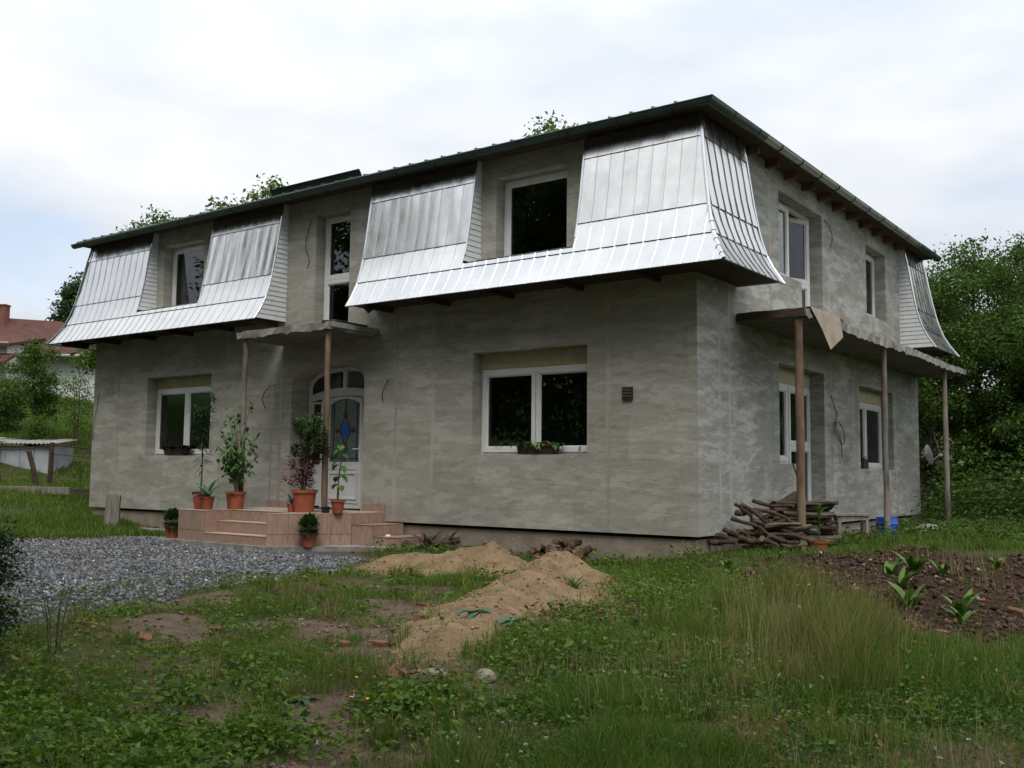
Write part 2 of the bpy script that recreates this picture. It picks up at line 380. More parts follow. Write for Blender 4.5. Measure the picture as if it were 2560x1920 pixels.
def groundmat():
    m, nt, N, L, P = newmat('ground'); s = coords(N, True)
    a = N.new('ShaderNodeAttribute'); a.attribute_name = 'col'
    f = noise(N, L, s, 6, 7, .65); f2 = noise(N, L, s, 45, 4, .7)
    c = mixc(N, L, 1.0, a.outputs['Color'], ramp(N, L, f, [(.3, (.62,)*3), (.7, (1.25,)*3)]), 'MULTIPLY')
    c = mixc(N, L, 1.0, c, ramp(N, L, f2, [(.3, (.6,)*3), (.7, (1.3,)*3)]), 'MULTIPLY')
    L.new(c, P.inputs['Base Color']); P.inputs['Roughness'].default_value = 1; P.inputs['Specular IOR Level'].default_value = .1
    h = N.new('ShaderNodeMath'); h.operation = 'MULTIPLY_ADD'; L.new(f, h.inputs[0]); h.inputs[1].default_value = 2.5; L.new(f2, h.inputs[2])
    bump(N, L, h.outputs[0], P, .7, .03); return m
M['ground'] = groundmat()
def sandmat():
    m, nt, N, L, P = newmat('sand'); s = coords(N, True)
    f = noise(N, L, s, 4, 7, .65); f2 = noise(N, L, s, 60, 5, .7); f3 = noise(N, L, s, 14, 4, .65)
    c = ramp(N, L, f, [(.3, (.17, .115, .062)), (.5, (.255, .18, .102)), (.7, (.33, .245, .15))])
    c = mixc(N, L, ramp(N, L, f3, [(.60, (0,0,0)), (.72, (.75,)*3)]), c, (.12, .08, .045))
    c = mixc(N, L, 1.0, c, ramp(N, L, f2, [(.3, (.72,)*3), (.7, (1.2,)*3)]), 'MULTIPLY')
    L.new(c, P.inputs['Base Color']); P.inputs['Roughness'].default_value = 1; P.inputs['Specular IOR Level'].default_value = .1
    h = N.new('ShaderNodeMath'); h.operation = 'MULTIPLY_ADD'; L.new(f3, h.inputs[0]); h.inputs[1].default_value = 3; L.new(f2, h.inputs[2])
    bump(N, L, h.outputs[0], P, .8, .03); return m
M['sand'] = sandmat()
def stonemat(name):
    m, nt, N, L, P = newmat(name)
    a = N.new('ShaderNodeAttribute'); a.attribute_name = 'col'; L.new(a.outputs['Color'], P.inputs['Base Color'])
    P.inputs['Roughness'].default_value = .8; P.inputs['Specular IOR Level'].default_value = .25; return m
M['gravel'] = stonemat('gravel_stone')

# ------------------------------------------------------------------ terrain
HL, HW, EZ = 15.2, 11.65, 6.05            # house length, width, eave height
GRAVEL = [(-16,-7.5),(-12.4,-3.9),(-11.6,-2.3),(-10.9,-1.0),(-9.6,-1.0),(-8.4,-1.2),(-6.6,-1.0),(-5.5,-1.35),(-4.5,-1.9),(-3.6,-3.1),(-3.5,-3.6),(-2.95,-4.65),(-3.1,-5.45),(-3.1,-6.1),(-3.0,-6.8),(-2.5,-7.5),(-3.3,-8.6),(-9,-13)]
PATCH = [[(-.63,-6.83),(-.6,-6.65),(-.1,-6.69),(.4,-6.82),(.95,-7.04),(1.46,-7.28),(1.7,-7.65),(1.27,-7.59),(.6,-7.24),(.12,-7.13)],
         [(.98,-8.47),(1.06,-8.35),(1.42,-8.46),(1.8,-8.52),(2.56,-9.19),(2.99,-9.62),(3.4,-10.6),(2.7,-10.6),(2.3,-9.53),(1.8,-9.01),(1.48,-8.7)],
         [(2.1,-7.5),(2.43,-7.5),(2.9,-7.6),(2.95,-7.85),(2.5,-7.95)],
         [(-3.11,-6.72),(-2.62,-5.9),(-2.1,-6.6),(-2.66,-7.2)],
         [(-1.99,-7.64),(-1.55,-7.05),(-.7,-7.35),(-1.0,-7.9)],
         [(1.5,-9.4),(.86,-9.37),(.45,-9.14),(.67,-8.95),(1.3,-8.95)],
         [(-.9,-5.6),(-.2,-5.4),(.0,-5.9),(-.4,-6.2)]]
SOILM = [(.75,-.9),(1.3,-.2),(1.78,.1),(2.38,.5),(4.2,.2),(6.5,.3),(8,-3),(6.4,-5),(4.9,-4.5),(4.5,-4.5),(4.1,-3.95),(3.43,-2.96),(2.8,-2.5),(2.1,-2.4),(1.4,-1.7)]
TALLG = [(1.9,-3.2),(2.4,-2.8),(3.3,-3.3),(4.15,-4.8),(4.6,-6.4),(4.1,-7.2),(3.5,-6.6),(2.6,-4.9)]
def grow(poly, f):
    cx = sum(p[0] for p in poly)/len(poly); cy = sum(p[1] for p in poly)/len(poly); return [(cx+(a-cx)*f, cy+(b-cy)*f) for a, b in poly]
PATCH = [grow(p, 1.22) for p in PATCH]
def height(x, y):
    x = np.asarray(x, float); y = np.asarray(y, float)
    z = -.44-.14*sst(-5.5, -9.5, y)
    left = np.interp(x, [-90,-60,-42,-33.4,-26,-21.3,-17.9,-15.6,-12,-10], [9,7.0,5.0,3.7,1.75,.42,.17,-.2,-.44,-.44])
    wl_ = sst(-10.5, -13.5, x); z = z*(1-wl_)+left*wl_
    # the raised soil bank along the right side of the house
    k = sst(.2, 2.2, x+.25*y*0)*sst(-3.9, .6, y)
    z = z+k*.30 + .10*np.exp(-((y-.3)/1.0)**2)*sst(1.6, 2.8, x)
    z = z+.20*sst(-1.6, .2, x)*sst(-1.5, .1, y)*(1-sst(.2, 2.2, x))
    z = z+sst(13, 40, y)*sst(-14, -2, x)*5.0
    z = z+sst(60, 300, np.hypot(x, y))*14
    near = sst(26, 16, np.hypot(x-0, y+3))
    n = (fbm(x*1.1, y*1.1, 3, 4)-.5)*.16 + (fbm(x*5, y*5, 11, 3)-.5)*.05
    ins = (x > -HL-.3) & (x < .3) & (y > -.25)
    inst_ = (x > -9.6) & (x < -5.0) & (y > -2.3)
    n = np.where(ins | inst_, n*.2, n)
    gm = inpoly(x, y, GRAVEL); n = np.where(gm, n*.4, n)
    so = inpoly(x, y, SOILM); n = np.where(so, n*1.5+(fbm(x*8, y*8, 41, 3)-.5)*.05, n)
    return z+n*(.25+.75*near)
def gz(x, y): return float(height(np.array([x]), np.array([y]))[0])
def axis_pts(lo, hi, flo, fhi, step):
    mid = list(np.arange(flo, fhi+1e-6, step)); a = []; d = step; p = flo
    while p > lo: d *= 1.16; p -= d; a.append(p)
    b = []; d = step; p = fhi
    while p < hi: d *= 1.16; p += d; b.append(p)
    return np.array(a[::-1]+mid+b)
def soft(mask_fn, x, y, s=.18):
    """polygon membership with a ragged edge"""
    jx = (fbm(x*2.3, y*2.3, 71, 3)-.5)*s*5; jy = (fbm(x*2.3, y*2.3, 87, 3)-.5)*s*5
    return mask_fn(x+jx, y+jy)
def patchmask(x, y):
    r = np.zeros(x.shape, bool)
    for p in PATCH: r |= inpoly(x, y, p)
    return r
def cover(x, y):
    """share of the ground hidden by plants, 0..1"""
    n = fbm(x*.9, y*.9, 5, 4); n2 = fbm(x*2.6, y*2.6, 23, 3)
    c = .42+.75*sst(.36, .54, n*.55+n2*.45)
    c = np.where((x > 2.2) & (n2 > .36), np.maximum(c, .8), c)           # lush right and front
    c = np.where((x > -4.2) & (x < .2) & (y > -7.7), c*.85, c)
    c = np.where((x < -.6) & (y < -8.0), np.maximum(c, .6), c)
    c = np.where(soft(patchmask, x, y), .05+.25*(n2 > .62), c)
    g = soft(lambda a, b: inpoly(a, b, GRAVEL), x, y)
    c = np.where(g, np.where((x > -4.2) & (n > .56), .30, .012), c)
    so = soft(lambda a, b: inpoly(a, b, SOILM), x, y)
    c = np.where(so, .05+.35*(n > .60), c)
    c = np.where((x > -HL-.02) & (x < .05) & (y > -.06), 0, c)
    c = np.where((x > -9.5) & (x < -4.9) & (y > -2.2), 0, c)
    c = np.where((x > -14.8) & (x < -9.5) & (y > -.55), c*.2, c)
    c = np.where((x > -5) & (x < .1) & (y > -.35), c*.35, c)
    c = np.where((x < -11.5) & ~g, np.maximum(c, .85), c)
    return np.clip(c, 0, 1)
def lerp3(a, b, t): return np.array(a)[None]*(1-t[:, None])+np.array(b)[None]*t[:, None]
def make_ground():
    xs = axis_pts(-600, 600, -22, 9, .115); ys = axis_pts(-400, 700, -13.4, 13, .115)
    X, Y = np.meshgrid(xs, ys); x = X.ravel(); y = Y.ravel(); z = height(x, y)
    nx, ny = len(xs), len(ys)
    i = (np.arange(ny-1)[:, None]*nx+np.arange(nx-1)[None]).ravel()
    F = np.stack([i, i+1, i+nx+1, i+nx], 1)
    c = cover(x, y); n = fbm(x*1.7, y*1.7, 61, 3)
    col = lerp3((.125, .088, .060), (.085, .062, .042), n)
    so = soft(lambda a, b: inpoly(a, b, SOILM), x, y)
    col = np.where(so[:, None], lerp3((.055, .030, .020), (.036, .022, .016), n), col)
    gr = soft(lambda a, b: inpoly(a, b, GRAVEL), x, y)
    col = np.where(gr[:, None], np.array([[.085, .088, .092]]), col)
    pm = soft(patchmask, x, y); col = np.where(pm[:, None], lerp3((.16, .115, .085), (.12, .088, .064), n), col)
    gcol = lerp3((.045, .060, .018), (.065, .080, .025), n)
    t = sst(.45, .95, c)[:, None]*.75; col = col*(1-t)+gcol*t
    far = (np.hypot(x, y+3) > 30)[:, None]; col = np.where(far, lerp3((.05, .10, .02), (.07, .12, .03), n), col)
    o = link(bpy.data.objects.new('ground', npmesh('ground', np.stack([x, y, z], 1), [F], M['ground'], col, True)))
    tag(o, kind='structure', label='bare earth and weedy yard around the unfinished house')
make_ground()

# ------------------------------------------------------------------ house
house = thing('house', 'unfinished two-storey grey plastered house with shiny metal mansard skirts', 'house')
def TF(u, w, z): return (u, w, z)                 # front: u = x, w = depth into the house
def TS(u, w, z): return (-w, u, z)                # right side: u = y
def wallgrid(mb, u0, u1, z0, z1, ops, th):
    us = sorted({u0, u1, *[o[0] for o in ops], *[o[1] for o in ops]}); zs = sorted({z0, z1, *[o[2] for o in ops], *[o[3] for o in ops]})
    def solid(i, j):
        if i < 0 or j < 0 or i >= len(us)-1 or j >= len(zs)-1: return False
        uc = (us[i]+us[i+1])/2; zc = (zs[j]+zs[j+1])/2
        return not any(a < uc < b and c < zc < d for a, b, c, d in ops)
    for i in range(len(us)-1):
        for j in range(len(zs)-1):
            if not solid(i, j): continue
            a, b, c, d = us[i], us[i+1], zs[j], zs[j+1]
            mb.add([(a,0,c),(b,0,c),(b,0,d),(a,0,d)], [(0,1,2,3)])
            mb.add([(a,th,c),(b,th,c),(b,th,d),(a,th,d)], [(3,2,1,0)])
            if not solid(i-1, j): mb.add([(a,0,c),(a,th,c),(a,th,d),(a,0,d)], [(3,2,1,0)])
            if not solid(i+1, j): mb.add([(b,0,c),(b,th,c),(b,th,d),(b,0,d)], [(0,1,2,3)])
            if not solid(i, j-1): mb.add([(a,0,c),(b,0,c),(b,th,c),(a,th,c)], [(3,2,1,0)])
            if not solid(i, j+1): mb.add([(a,0,d),(b,0,d),(b,th,d),(a,th,d)], [(0,1,2,3)])
TH = .5
DX0, DX1, DSP, DAP = -8.45, -6.52, 2.47, 2.83
W_BIG = (-4.04, -1.82, 1.15, 2.82); W_LEFT = (-13.12, -10.90, 1.15, 2.84)
W_UR = (-3.59, -2.20, 4.10, 5.70); W_UL = (-12.69, -11.30, 4.10, 5.70); D_UP = (-7.88, -6.97, 3.36, 5.71)
fw = MB(TF); wallgrid(fw, -HL, 0, 0, EZ, [W_BIG, W_LEFT, W_UR, W_UL, D_UP, (DX0, DX1, 0, DAP)], TH)
def arch(x0, x1, zs, za, n=16):
    c = (x0+x1)/2; a = (x1-x0)/2
    # segmental-elliptic arch, flatter than a half circle
    return [(c-a*math.cos(math.pi*k/n), zs+(za-zs)*math.sin(math.pi*k/n)**.85) for k in range(n+1)]
ar = arch(DX0, DX1, DSP, DAP-.004)
for (xa, za), (xb, zb) in zip(ar[:-1], ar[1:]):
    fw.add([(xa,0,za),(xb,0,zb),(xb,0,DAP),(xa,0,DAP)], [(0,1,2,3)])
    fw.add([(xa,0,za),(xb,0,zb),(xb,TH,zb),(xa,TH,za)], [(3,2,1,0)])
fw.build('front_wall', M['plaster'], house)
S_UD = (3.13, 5.25, 3.34, 5.66); S_UW = (7.88, 9.25, 4.18, 5.64); S_GD = (3.05, 5.22, .14, 2.72); S_GW = (7.28, 9.58, 1.0, 2.66)
sw = MB(TS); wallgrid(sw, TH+.002, HW, 0, EZ, [S_UD, S_UW, S_GD, S_GW], TH)
# returns of the corner on the side face
sw.add([(.001,-.003,.0),(TH+.002,-.003,.0),(TH+.002,-.003,EZ),(.001,-.003,EZ)], [(0,1,2,3)])
sw.build('side_wall', M['plaster_side'], house)
bw = MB(); bw.box(-HL, -HL+.3, TH+.003, HW, 0, EZ); bw.box(-HL+.302, -TH-.003, HW-.3, HW, 0, EZ); bw.build('rear_wall', M['plaster'], house)
fl = MB(); fl.box(-HL+.31, -.51, TH+.004, HW-.31, .05, .12); fl.build('ground_floor', M['inside'], house)
fl = MB(); fl.box(-HL+.31, -.51, TH+.004, HW-.31, 3.05, 3.3); fl.build('upper_floor', M['inside'], house)
fl = MB(); fl.box(-9.6, -9.5, TH+.01, HW-.32, .125, 3.045); fl.box(-5.2, -5.1, TH+.01, HW-.32, .125, 3.045); fl.box(-9.6, -9.5, TH+.01, HW-.32, 3.305, 6.0); fl.box(-5.2, -5.1, TH+.01, HW-.32, 3.305, 6.0); fl.box(-9.49, -.52, 6.3, 6.4, .126, 3.04); fl.box(-9.49, -.52, 6.3, 6.4, 3.306, 6.0)
fl.build('partition_walls', M['inside'], house)
pl = MB()
pl.box(-HL+.06, -.06, .055, .4, -1.2, -.05); pl.box(-.4, -.055, .401, HW-.06, -1.2, -.05); pl.box(-HL+.061, -HL+.4, .401, HW-.06, -1.2, -.05)
pl.build('plinth', M['plinth'], house)

def win_sash(parent, T, u0, u1, z0, z1, w, fr=.075, name='sash', pane=True, th=.07):
    o = [(u0,z0),(u1,z0),(u1,z1),(u0,z1)]; i = [(u0+fr,z0+fr),(u1-fr,z0+fr),(u1-fr,z1-fr),(u0+fr,z1-fr)]
    mb = MB(T); mb.ring(o, i, w, w+th)
    g = [(u0+fr+.022,z0+fr+.022),(u1-fr-.022,z0+fr+.022),(u1-fr-.022,z1-fr-.022),(u0+fr+.022,z1-fr-.022)]
    mb.ring(i, g, w+.018, w+.05); s_ = mb.build(name, M['pvc'], parent)
    if pane:
        mb = MB(T); mb.add([(u0+fr+.01,w+.034,z0+fr+.01),(u1-fr-.01,w+.034,z0+fr+.01),(u1-fr-.01,w+.034,z1-fr-.01),(u0+fr+.01,w+.034,z1-fr-.01)], [(0,1,2,3)])
        mb.build('pane', M['glass'], parent)
    return s_
def window(T, op, depth=.25, box=0, sashes=2, name='window', label=None, fr=.055):
    u0, u1, z0, z1 = op; u0 += .004; u1 -= .004; z0 += .004; z1 -= .004; zt = z1-box
    mb = MB(T); mb.ring([(u0,z0),(u1,z0),(u1,zt),(u0,zt)], [(u0+fr,z0+fr),(u1-fr,z0+fr),(u1-fr,zt-fr),(u0+fr,zt-fr)], depth, depth+.08)
    f = mb.build(name, M['pvc'], house)
    if label: f['label'] = label
    n = sashes; w = (u1-u0-2*fr)/n
    for k in range(n):
        win_sash(f, T, u0+fr-.012+k*w+(.008 if k else 0), u0+fr+.012+(k+1)*w-(.008 if k < n-1 else 0), z0+fr-.012, zt-fr+.012, depth-.022)
    if box:
        mb = MB(T); mb.box(u0, u1, depth-.012, depth+.15, zt+.003, z1); mb.build('shutter_box', M['pvc_shade'], f)
        mb = MB(T); mb.box(u0+.03, u1-.03, depth-.016, depth-.013, zt+.004, zt+.03); mb.build('foam_bead', M['pl_foam'], f)
    return f
M['pl_foam'] = pmat('mounting_foam', (.42, .34, .12), (.52, .43, .2), 12, .9, 0, .4)
window(TF, W_BIG, .25, .25, 2); window(TF, W_LEFT, .25, .22, 2)
window(TF, W_UR, .22, 0, 1); window(TF, W_UL, .22, 0, 1)
def updoor(T, op, depth=.23):
    u0, u1, z0, z1 = op; u0 += .004; u1 -= .004; z1 -= .004; fr = .06; zm = 4.5
    mb = MB(T); mb.ring([(u0,z0),(u1,z0),(u1,z1),(u0,z1)], [(u0+fr,z0+fr),(u1-fr,z0+fr),(u1-fr,z1-fr),(u0+fr,z1-fr)], depth, depth+.08)
    f = mb.build('balcony_door', M['pvc'], house)
    win_sash(f, T, u0+fr-.012, u1-fr+.012, zm-.03, z1-fr+.012, depth-.022); win_sash(f, T, u0+fr-.012, u1-fr+.012, z0+fr-.012, zm-.034, depth-.022)
updoor(TF, D_UP)
def french(T, op, sill, um, depth, open_deg, box, zm):
    """window beside a glazed door in one opening, with masonry under the window"""
    u0, u1, z0, z1 = op; u0 += .004; u1 -= .004; z1 -= .004; zt = z1-box; fr = .06
    mb = MB(T); mb.box(u0-.003, um-.002, .0025, depth+.2, z0, sill); mb.build('window_breast', M['plaster_side'], house)
    poly_o = [(u0,sill+.004),(um,sill+.004),(um,z0),(u1,z0),(u1,zt),(u0,zt)]
    mb = MB(T); mb.ring([(u0,sill+.004),(um,sill+.004),(um,zt),(u0,zt)], [(u0+fr,sill+fr),(um-fr*.6,sill+fr),(um-fr*.6,zt-fr),(u0+fr,zt-fr)], depth, depth+.08)
    mb.ring([(um+.003,z0),(u1,z0),(u1,zt),(um+.003,zt)], [(um+fr*.6,z0+fr*.6),(u1-fr,z0+fr*.6),(u1-fr,zt-fr),(um+fr*.6,zt-fr)], depth, depth+.08)
    f = mb.build('french_window', M['pvc'], house)
    win_sash(f, T, u0+fr-.012, um-fr*.6+.01, sill+fr-.012, zt-fr+.012, depth-.022)
    h = um+fr*.6-.01; a = R(open_deg); wd = u1-fr+.012-h
    def TD(u, w, z):
        # leaf turned about the hinge at the far jamb, inwards
        hu = u1-fr+.012; du = u-hu; dw = w-depth
        return T(hu+du*math.cos(a)+dw*math.sin(a), depth-du*math.sin(a)+dw*math.cos(a), z)
    win_sash(f, TD, h, u1-fr+.012, zm+.03, zt-fr+.012, depth-.022, name='door_leaf'); win_sash(f, TD, h, u1-fr+.012, z0+fr*.6-.012, zm+.026, depth-.022, name='door_leaf')
    if box:
        mb = MB(T); mb.box(u0, u1, depth-.012, depth+.15, zt+.003, z1); mb.build('shutter_box', M['pvc_shade'], f)
french(TS, S_UD, 4.24, 4.18, .24, 24, 0, 4.35)
french(TS, S_GD, 1.06, 4.1, .27, 0, .26, 1.35)
window(TS, S_UW, .24, 0, 1); window(TS, S_GW, .26, .26, 2)

# front door with arched fanlight, deep in its reveal
def front_door():
    y = .44; T = TF; f0 = .075; x0, x1 = DX0+.006, DX1-.006
    o = [(x1,.13)]+[(a, b-.012) for a, b in arch(x0, x1, DSP, DAP)][::-1]+[(x0,.13)]
    i = [(x1-f0,.15)]+[(a, b-.012) for a, b in arch(x0+f0, x1-f0, DSP-.01, DAP-f0)][::-1]+[(x0+f0,.15)]
    mb = MB(T); mb.ring(o, i, y, y+.09); d = mb.build('front_door', M['pvc'], house)
    d['label'] = 'white front door with arched fanlight and stained glass'
    # transom band (arched), fanlight mullion, side mullions
    n = 16; lo = [(x0+f0-.01+(x1-x0-2*f0+.02)*k/n) for k in range(n+1)]
    zc = lambda x, a, b: a+(b-a)*(1-((x-(x0+x1)/2)/((x1-x0)/2))**2)
    mb = MB(T)
    for a, b in zip(lo[:-1], lo[1:]):
        mb.add([(a,y-.01,zc(a,2.17,2.27)),(b,y-.01,zc(b,2.17,2.27)),(b,y-.01,zc(b,2.29,2.43)),(a,y-.01,zc(a,2.29,2.43)),
                (a,y+.08,zc(a,2.17,2.27)),(b,y+.08,zc(b,2.17,2.27)),(b,y+.08,zc(b,2.29,2.43)),(a,y+.08,zc(a,2.29,2.43))],
               [(0,1,2,3),(7,6,5,4),(3,2,6,7),(1,0,4,5)])
    mb.build('transom_rail', M['pvc'], d)
    for xc, za, zb in ((-7.46, 2.40, 2.76), (-8.02, .14, 2.24), (-6.92, .14, 2.24)):
        mb = MB(T); mb.box(xc-.05, xc+.05, y-.012, y+.085, za, zb); mb.build('mullion', M['pvc'], d)
    A = [(a, b-.012) for a, b in arch(x0+f0, x1-f0, DSP-.01, DAP-f0, 24)]
    for s_ in (0, 1):
        top = [p for p in A if (p[0] < -7.50 if s_ == 0 else p[0] > -7.42)]
        bot = [(p[0], zc(p[0], 2.28, 2.42)) for p in top][::-1]
        mb = MB(T); mb.add([(u,y+.03,z) for u, z in top+bot], [tuple(range(len(top)+len(bot)))[::-1]]); mb.build('fanlight_pane', M['stained_dark'], d)
        mb = MB(T); cx = -7.98+s_*1.05
        mb.add([(cx,y+.024,2.44),(cx+.05,y+.024,2.53),(cx,y+.024,2.62),(cx-.05,y+.024,2.53)], [(0,1,2,3)]); mb.build('glass_diamond', M['blue_glass'], d)
    for xa, xb in ((-8.37, -8.07), (-6.87, -6.6)):
        mb = MB(T); mb.ring([(xa,.2),(xb,.2),(xb,2.18),(xa,2.18)], [(xa+.05,.98),(xb-.03,.98),(xb-.03,2.14),(xa+.05,2.14)], y+.0, y+.06); mb.build('sidelight_frame', M['pvc'], d)
        mb = MB(T); mb.add([(xa+.04,y+.03,.97),(xb-.02,y+.03,.97),(xb-.02,y+.03,2.15),(xa+.04,y+.03,2.15)], [(0,1,2,3)]); mb.build('sidelight_pane', M['stained_dark'], d)
    # leaf
    la, lb = -7.97, -6.97
    ga, gb = la+.15, lb-.06
    def gt(x): return 2.12+.1*(1-((x-(ga+gb)/2)/((gb-ga)/2))**2)
    N_ = 12; xs = [ga+(gb-ga)*k/N_ for k in range(N_+1)]
    outer = [(la,.15),(lb,.15),(lb,2.22)]+[(lb+(la-lb)*k/N_, 2.22+.04*math.sin(math.pi*k/N_)) for k in range(1, N_)]+[(la,2.22)]
    inner = [(ga,1.03),(gb,1.03),(gb,gt(gb))]+[(gb+(ga-gb)*k/N_, gt(gb+(ga-gb)*k/N_)) for k in range(1, N_)]+[(ga,gt(ga))]
    mb = MB(T); mb.ring(outer, inner, y-.03, y+.05); leaf_ = mb.build('door_leaf', M['pvc'], d)
    mb = MB(T); mb.add([(u,y+.0,z) for u, z in inner], [tuple(range(len(inner)))]); gp = mb.build('glass_panel', M['stained'], d)
    mb = MB(T); cx, cz = (ga+gb)/2, 1.615
    mb.add([(cx,y-.006,cz-.17),(cx+.145,y-.006,cz),(cx,y-.006,cz+.17),(cx-.145,y-.006,cz)], [(0,1,2,3)]); mb.build('glass_diamond', M['blue_glass'], d)
    for dx, dz, sx, sz in ((0,.285,.04,.055),(0,-.275,.04,.055),(.21,0,.065,.04),(-.21,0,.065,.04)):
        mb = MB(T); mb.add([(cx+dx+sx*math.cos(t*math.pi/5),y-.005,cz+dz+sz*math.sin(t*math.pi/5)) for t in range(10)], [tuple(range(10))]); mb.build('glass_oval', M['red_glass'], d)
    for (xa, za) in ((ga+.06,1.12),(gb-.06,1.12),(ga+.06,2.06),(gb-.06,2.06)):
        mb = MB(T); mb.add([(xa-.035,y-.005,za-.05),(xa+.035,y-.005,za-.05),(xa+.035,y-.005,za+.05),(xa-.035,y-.005,za+.05)], [(0,1,2,3)]); mb.build('glass_corner', M['blue_glass'], d)
    mb = MB(T)
    for p, q in (((cx,1.04),(cx,1.33)),((cx,1.93),(cx,2.21)),((ga+.09,1.04),(ga+.09,2.15)),((gb-.09,1.04),(gb-.09,2.15)),((cx-.145,cz),(cx,1.33)),((cx+.145,cz),(cx,1.33)),((cx-.145,cz),(cx,1.93)),((cx+.145,cz),(cx,1.93)),((ga,1.10),(gb,1.10))):
        mb.tube([(p[0],y-.008,p[1]),(q[0],y-.008,q[1])], .006, 5)
    tag(mb.build('lead_lines', M['lead'], d), kind='stuff')
    for a, b, c, e, t_ in ((la+.1, lb-.06, .27, .92, .012), (la+.17, lb-.1, .34, .84, .02)):
        mb = MB(T); mb.ring([(a,c),(b,c),(b,e),(a,e)], [(a+.03,c+.03),(b-.03,c+.03),(b-.03,e-.03),(a+.03,e-.03)], y-.03-t_, y-.028); mb.build('panel_moulding', M['pvc'], d)
    mb = MB(T); mb.box(la+.15, lb-.06, y-.024, y+.04, .2, 1.025); mb.build('lower_panel', M['pvc'], d)
    mb = MB(T); mb.tube([(lb-.04,y-.03,1.27),(lb-.04,y-.085,1.27),(lb-.17,y-.09,1.27)], .013, 8); mb.box(lb-.062, lb-.02, y-.038, y-.031, 1.08, 1.33); mb.build('handle', M['pvc'], d)
M['stained_dark'] = pmat('fanlight_glass', (.015, .03, .035), (.03, .055, .06), 10, .12, 0, .3, 30, spec=.6)
front_door()

# ------------------------------------------------------------------ metal mansard skirts
PROF = [(6.06,.11),(5.85,.145),(5.64,.185),(5.30,.235),(4.95,.29),(4.60,.355),(4.38,.41),(4.15,.485),(3.93,.60),(3.70,.75)]
PZ = [p[0] for p in PROF][::-1]; PD = [p[1] for p in PROF][::-1]
def pd(z): return float(np.interp(z, PZ, PD))
ROWS = [(6.06,5.64,[6.06,5.99,5.85,5.64]), (5.64,4.60,[5.64,5.30,4.95,4.60]), (4.60,4.15,[4.60,4.38,4.15]), (4.15,3.70,[4.15,3.93,3.70])]
SW = .236
def panel_mesh(zs, w, lo=None, hi=None, dent=0, seed=0, row=0):
    """one sheet strip: u from 0 to w, out = distance from the wall; lo/hi(z) clip the ends at a mitre"""
    r = random.Random(seed); mb = MB(); cols = [0, .012, .013, w*.3, w*.6, w-.008]
    off = [.017, .017, .004, .004, .004, .004]; nz = len(zs); lip = .011
    for j, z in enumerate(zs):
        d = pd(z)+(lip if j == nz-1 else 0)
        if j == 0 and row in (1, 2, 3): d -= .006
        if row == 0 and j == 0: d = pd(z)-.05       # top rolled back under the gutter
        for k, u in enumerate(cols):
            a = u
            if lo is not None: a = max(a, lo(z))
            if hi is not None: a = min(a, hi(z))
            e = off[k]+(r.uniform(-dent, dent) if k in (3, 4) and 0 < j < nz-1 else r.uniform(-dent, dent)*.5 if k in (3, 4) else 0)
            mb.v.append((a, -(d+e), z))
    n = len(cols)
    for j in range(nz-1):
        for k in range(n-1): mb.f.append([(j+1)*n+k, (j+1)*n+k+1, j*n+k+1, j*n+k]); mb.m.append(0)
    # closed edge of the seam and turned-under lower edge
    b = len(mb.v)
    for j, z in enumerate(zs): mb.v.append((mb.v[j*n][0], -(pd(z)-.012), z))
    for j in range(nz-1): mb.f.append([b+j+1, (j+1)*n, j*n, b+j]); mb.m.append(0)
    b = len(mb.v); J = (nz-1)*n
    for k in range(n): mb.v.append((mb.v[J+k][0], -(pd(zs[-1])-.01), zs[-1]-.004))
    for k in range(n-1): mb.f.append([b+k, b+k+1, J+k+1, J+k]); mb.m.append(0)
    me = mb.mesh('panel', M['zinc']); shade(me, R(30))
    return me
PCACHE = {}
def strip_panels(parent, u0, u1, rows, place, lo_m=None, hi_m=None):
    """lay strips from u0 to u1; lo_m/hi_m: wall corner coordinate where the skirt turns (mitre)"""
    n0 = 0; k = 0
    a = u0
    while a < u1-1e-4:
        w = min(SW, u1-a)
        for ri in rows:
            zt, zb, zs = ROWS[ri]
            dm = pd(zb)
            clip_lo = lo_m is not None and a < lo_m
            clip_hi = hi_m is not None and a+w > hi_m
            if clip_lo and a+w <= lo_m-dm+.01: continue
            if clip_hi and a >= hi_m+dm-.01: continue
            if clip_lo or clip_hi:
                lo = (lambda z, A=a: (lo_m-pd(z))-A) if clip_lo else None
                hi = (lambda z, A=a: (hi_m+pd(z))-A) if clip_hi else None
                me = panel_mesh(zs, w, lo, hi, .002, k, ri)
            else:
                v = rnd.randrange(5); key = (ri, round(w, 3), v)
                if key not in PCACHE: PCACHE[key] = panel_mesh(zs, w, None, None, (.004, .009, .002, .0015)[ri], 100+v*7+ri, ri)
                me = PCACHE[key]
            place(me, a, parent)
        a += SW; k += 1
def place_front(me, a, parent): inst('panel', me, parent, (a, 0, 0))
def place_side(me, a, parent): inst('panel', me, parent, (0, a, 0), (0, 0, math.pi/2))
def slat_set(parent, T, z0, z1):
    """horizontal siding on the end of a skirt: local w out from wall"""
    z = z0; p = .094
    while z < z1-.02:
        zt = min(z+p-.005, z1)
        mb = MB(T); d0, d1 = pd(z)-.006, pd(zt)-.006
        mb.add([(0,-.006,z),(d0,-.006,z),(d1,.003,zt),(0,.003,zt),(0,.02,z),(d0,.02,z),(d1,.02,zt),(0,.02,zt)],
               [(0,1,2,3),(7,6,5,4),(1,0,4,5),(2,1,5,6),(3,2,6,7),(0,3,7,4)])
        mb.build('slat', M['siding'], parent); z += p
def edge_trim(parent, pts, name='edge_trim', mat='zinc', r=.014):
    mb = MB(); mb.tube(pts, r, 6); mb.build(name, M[mat], parent)
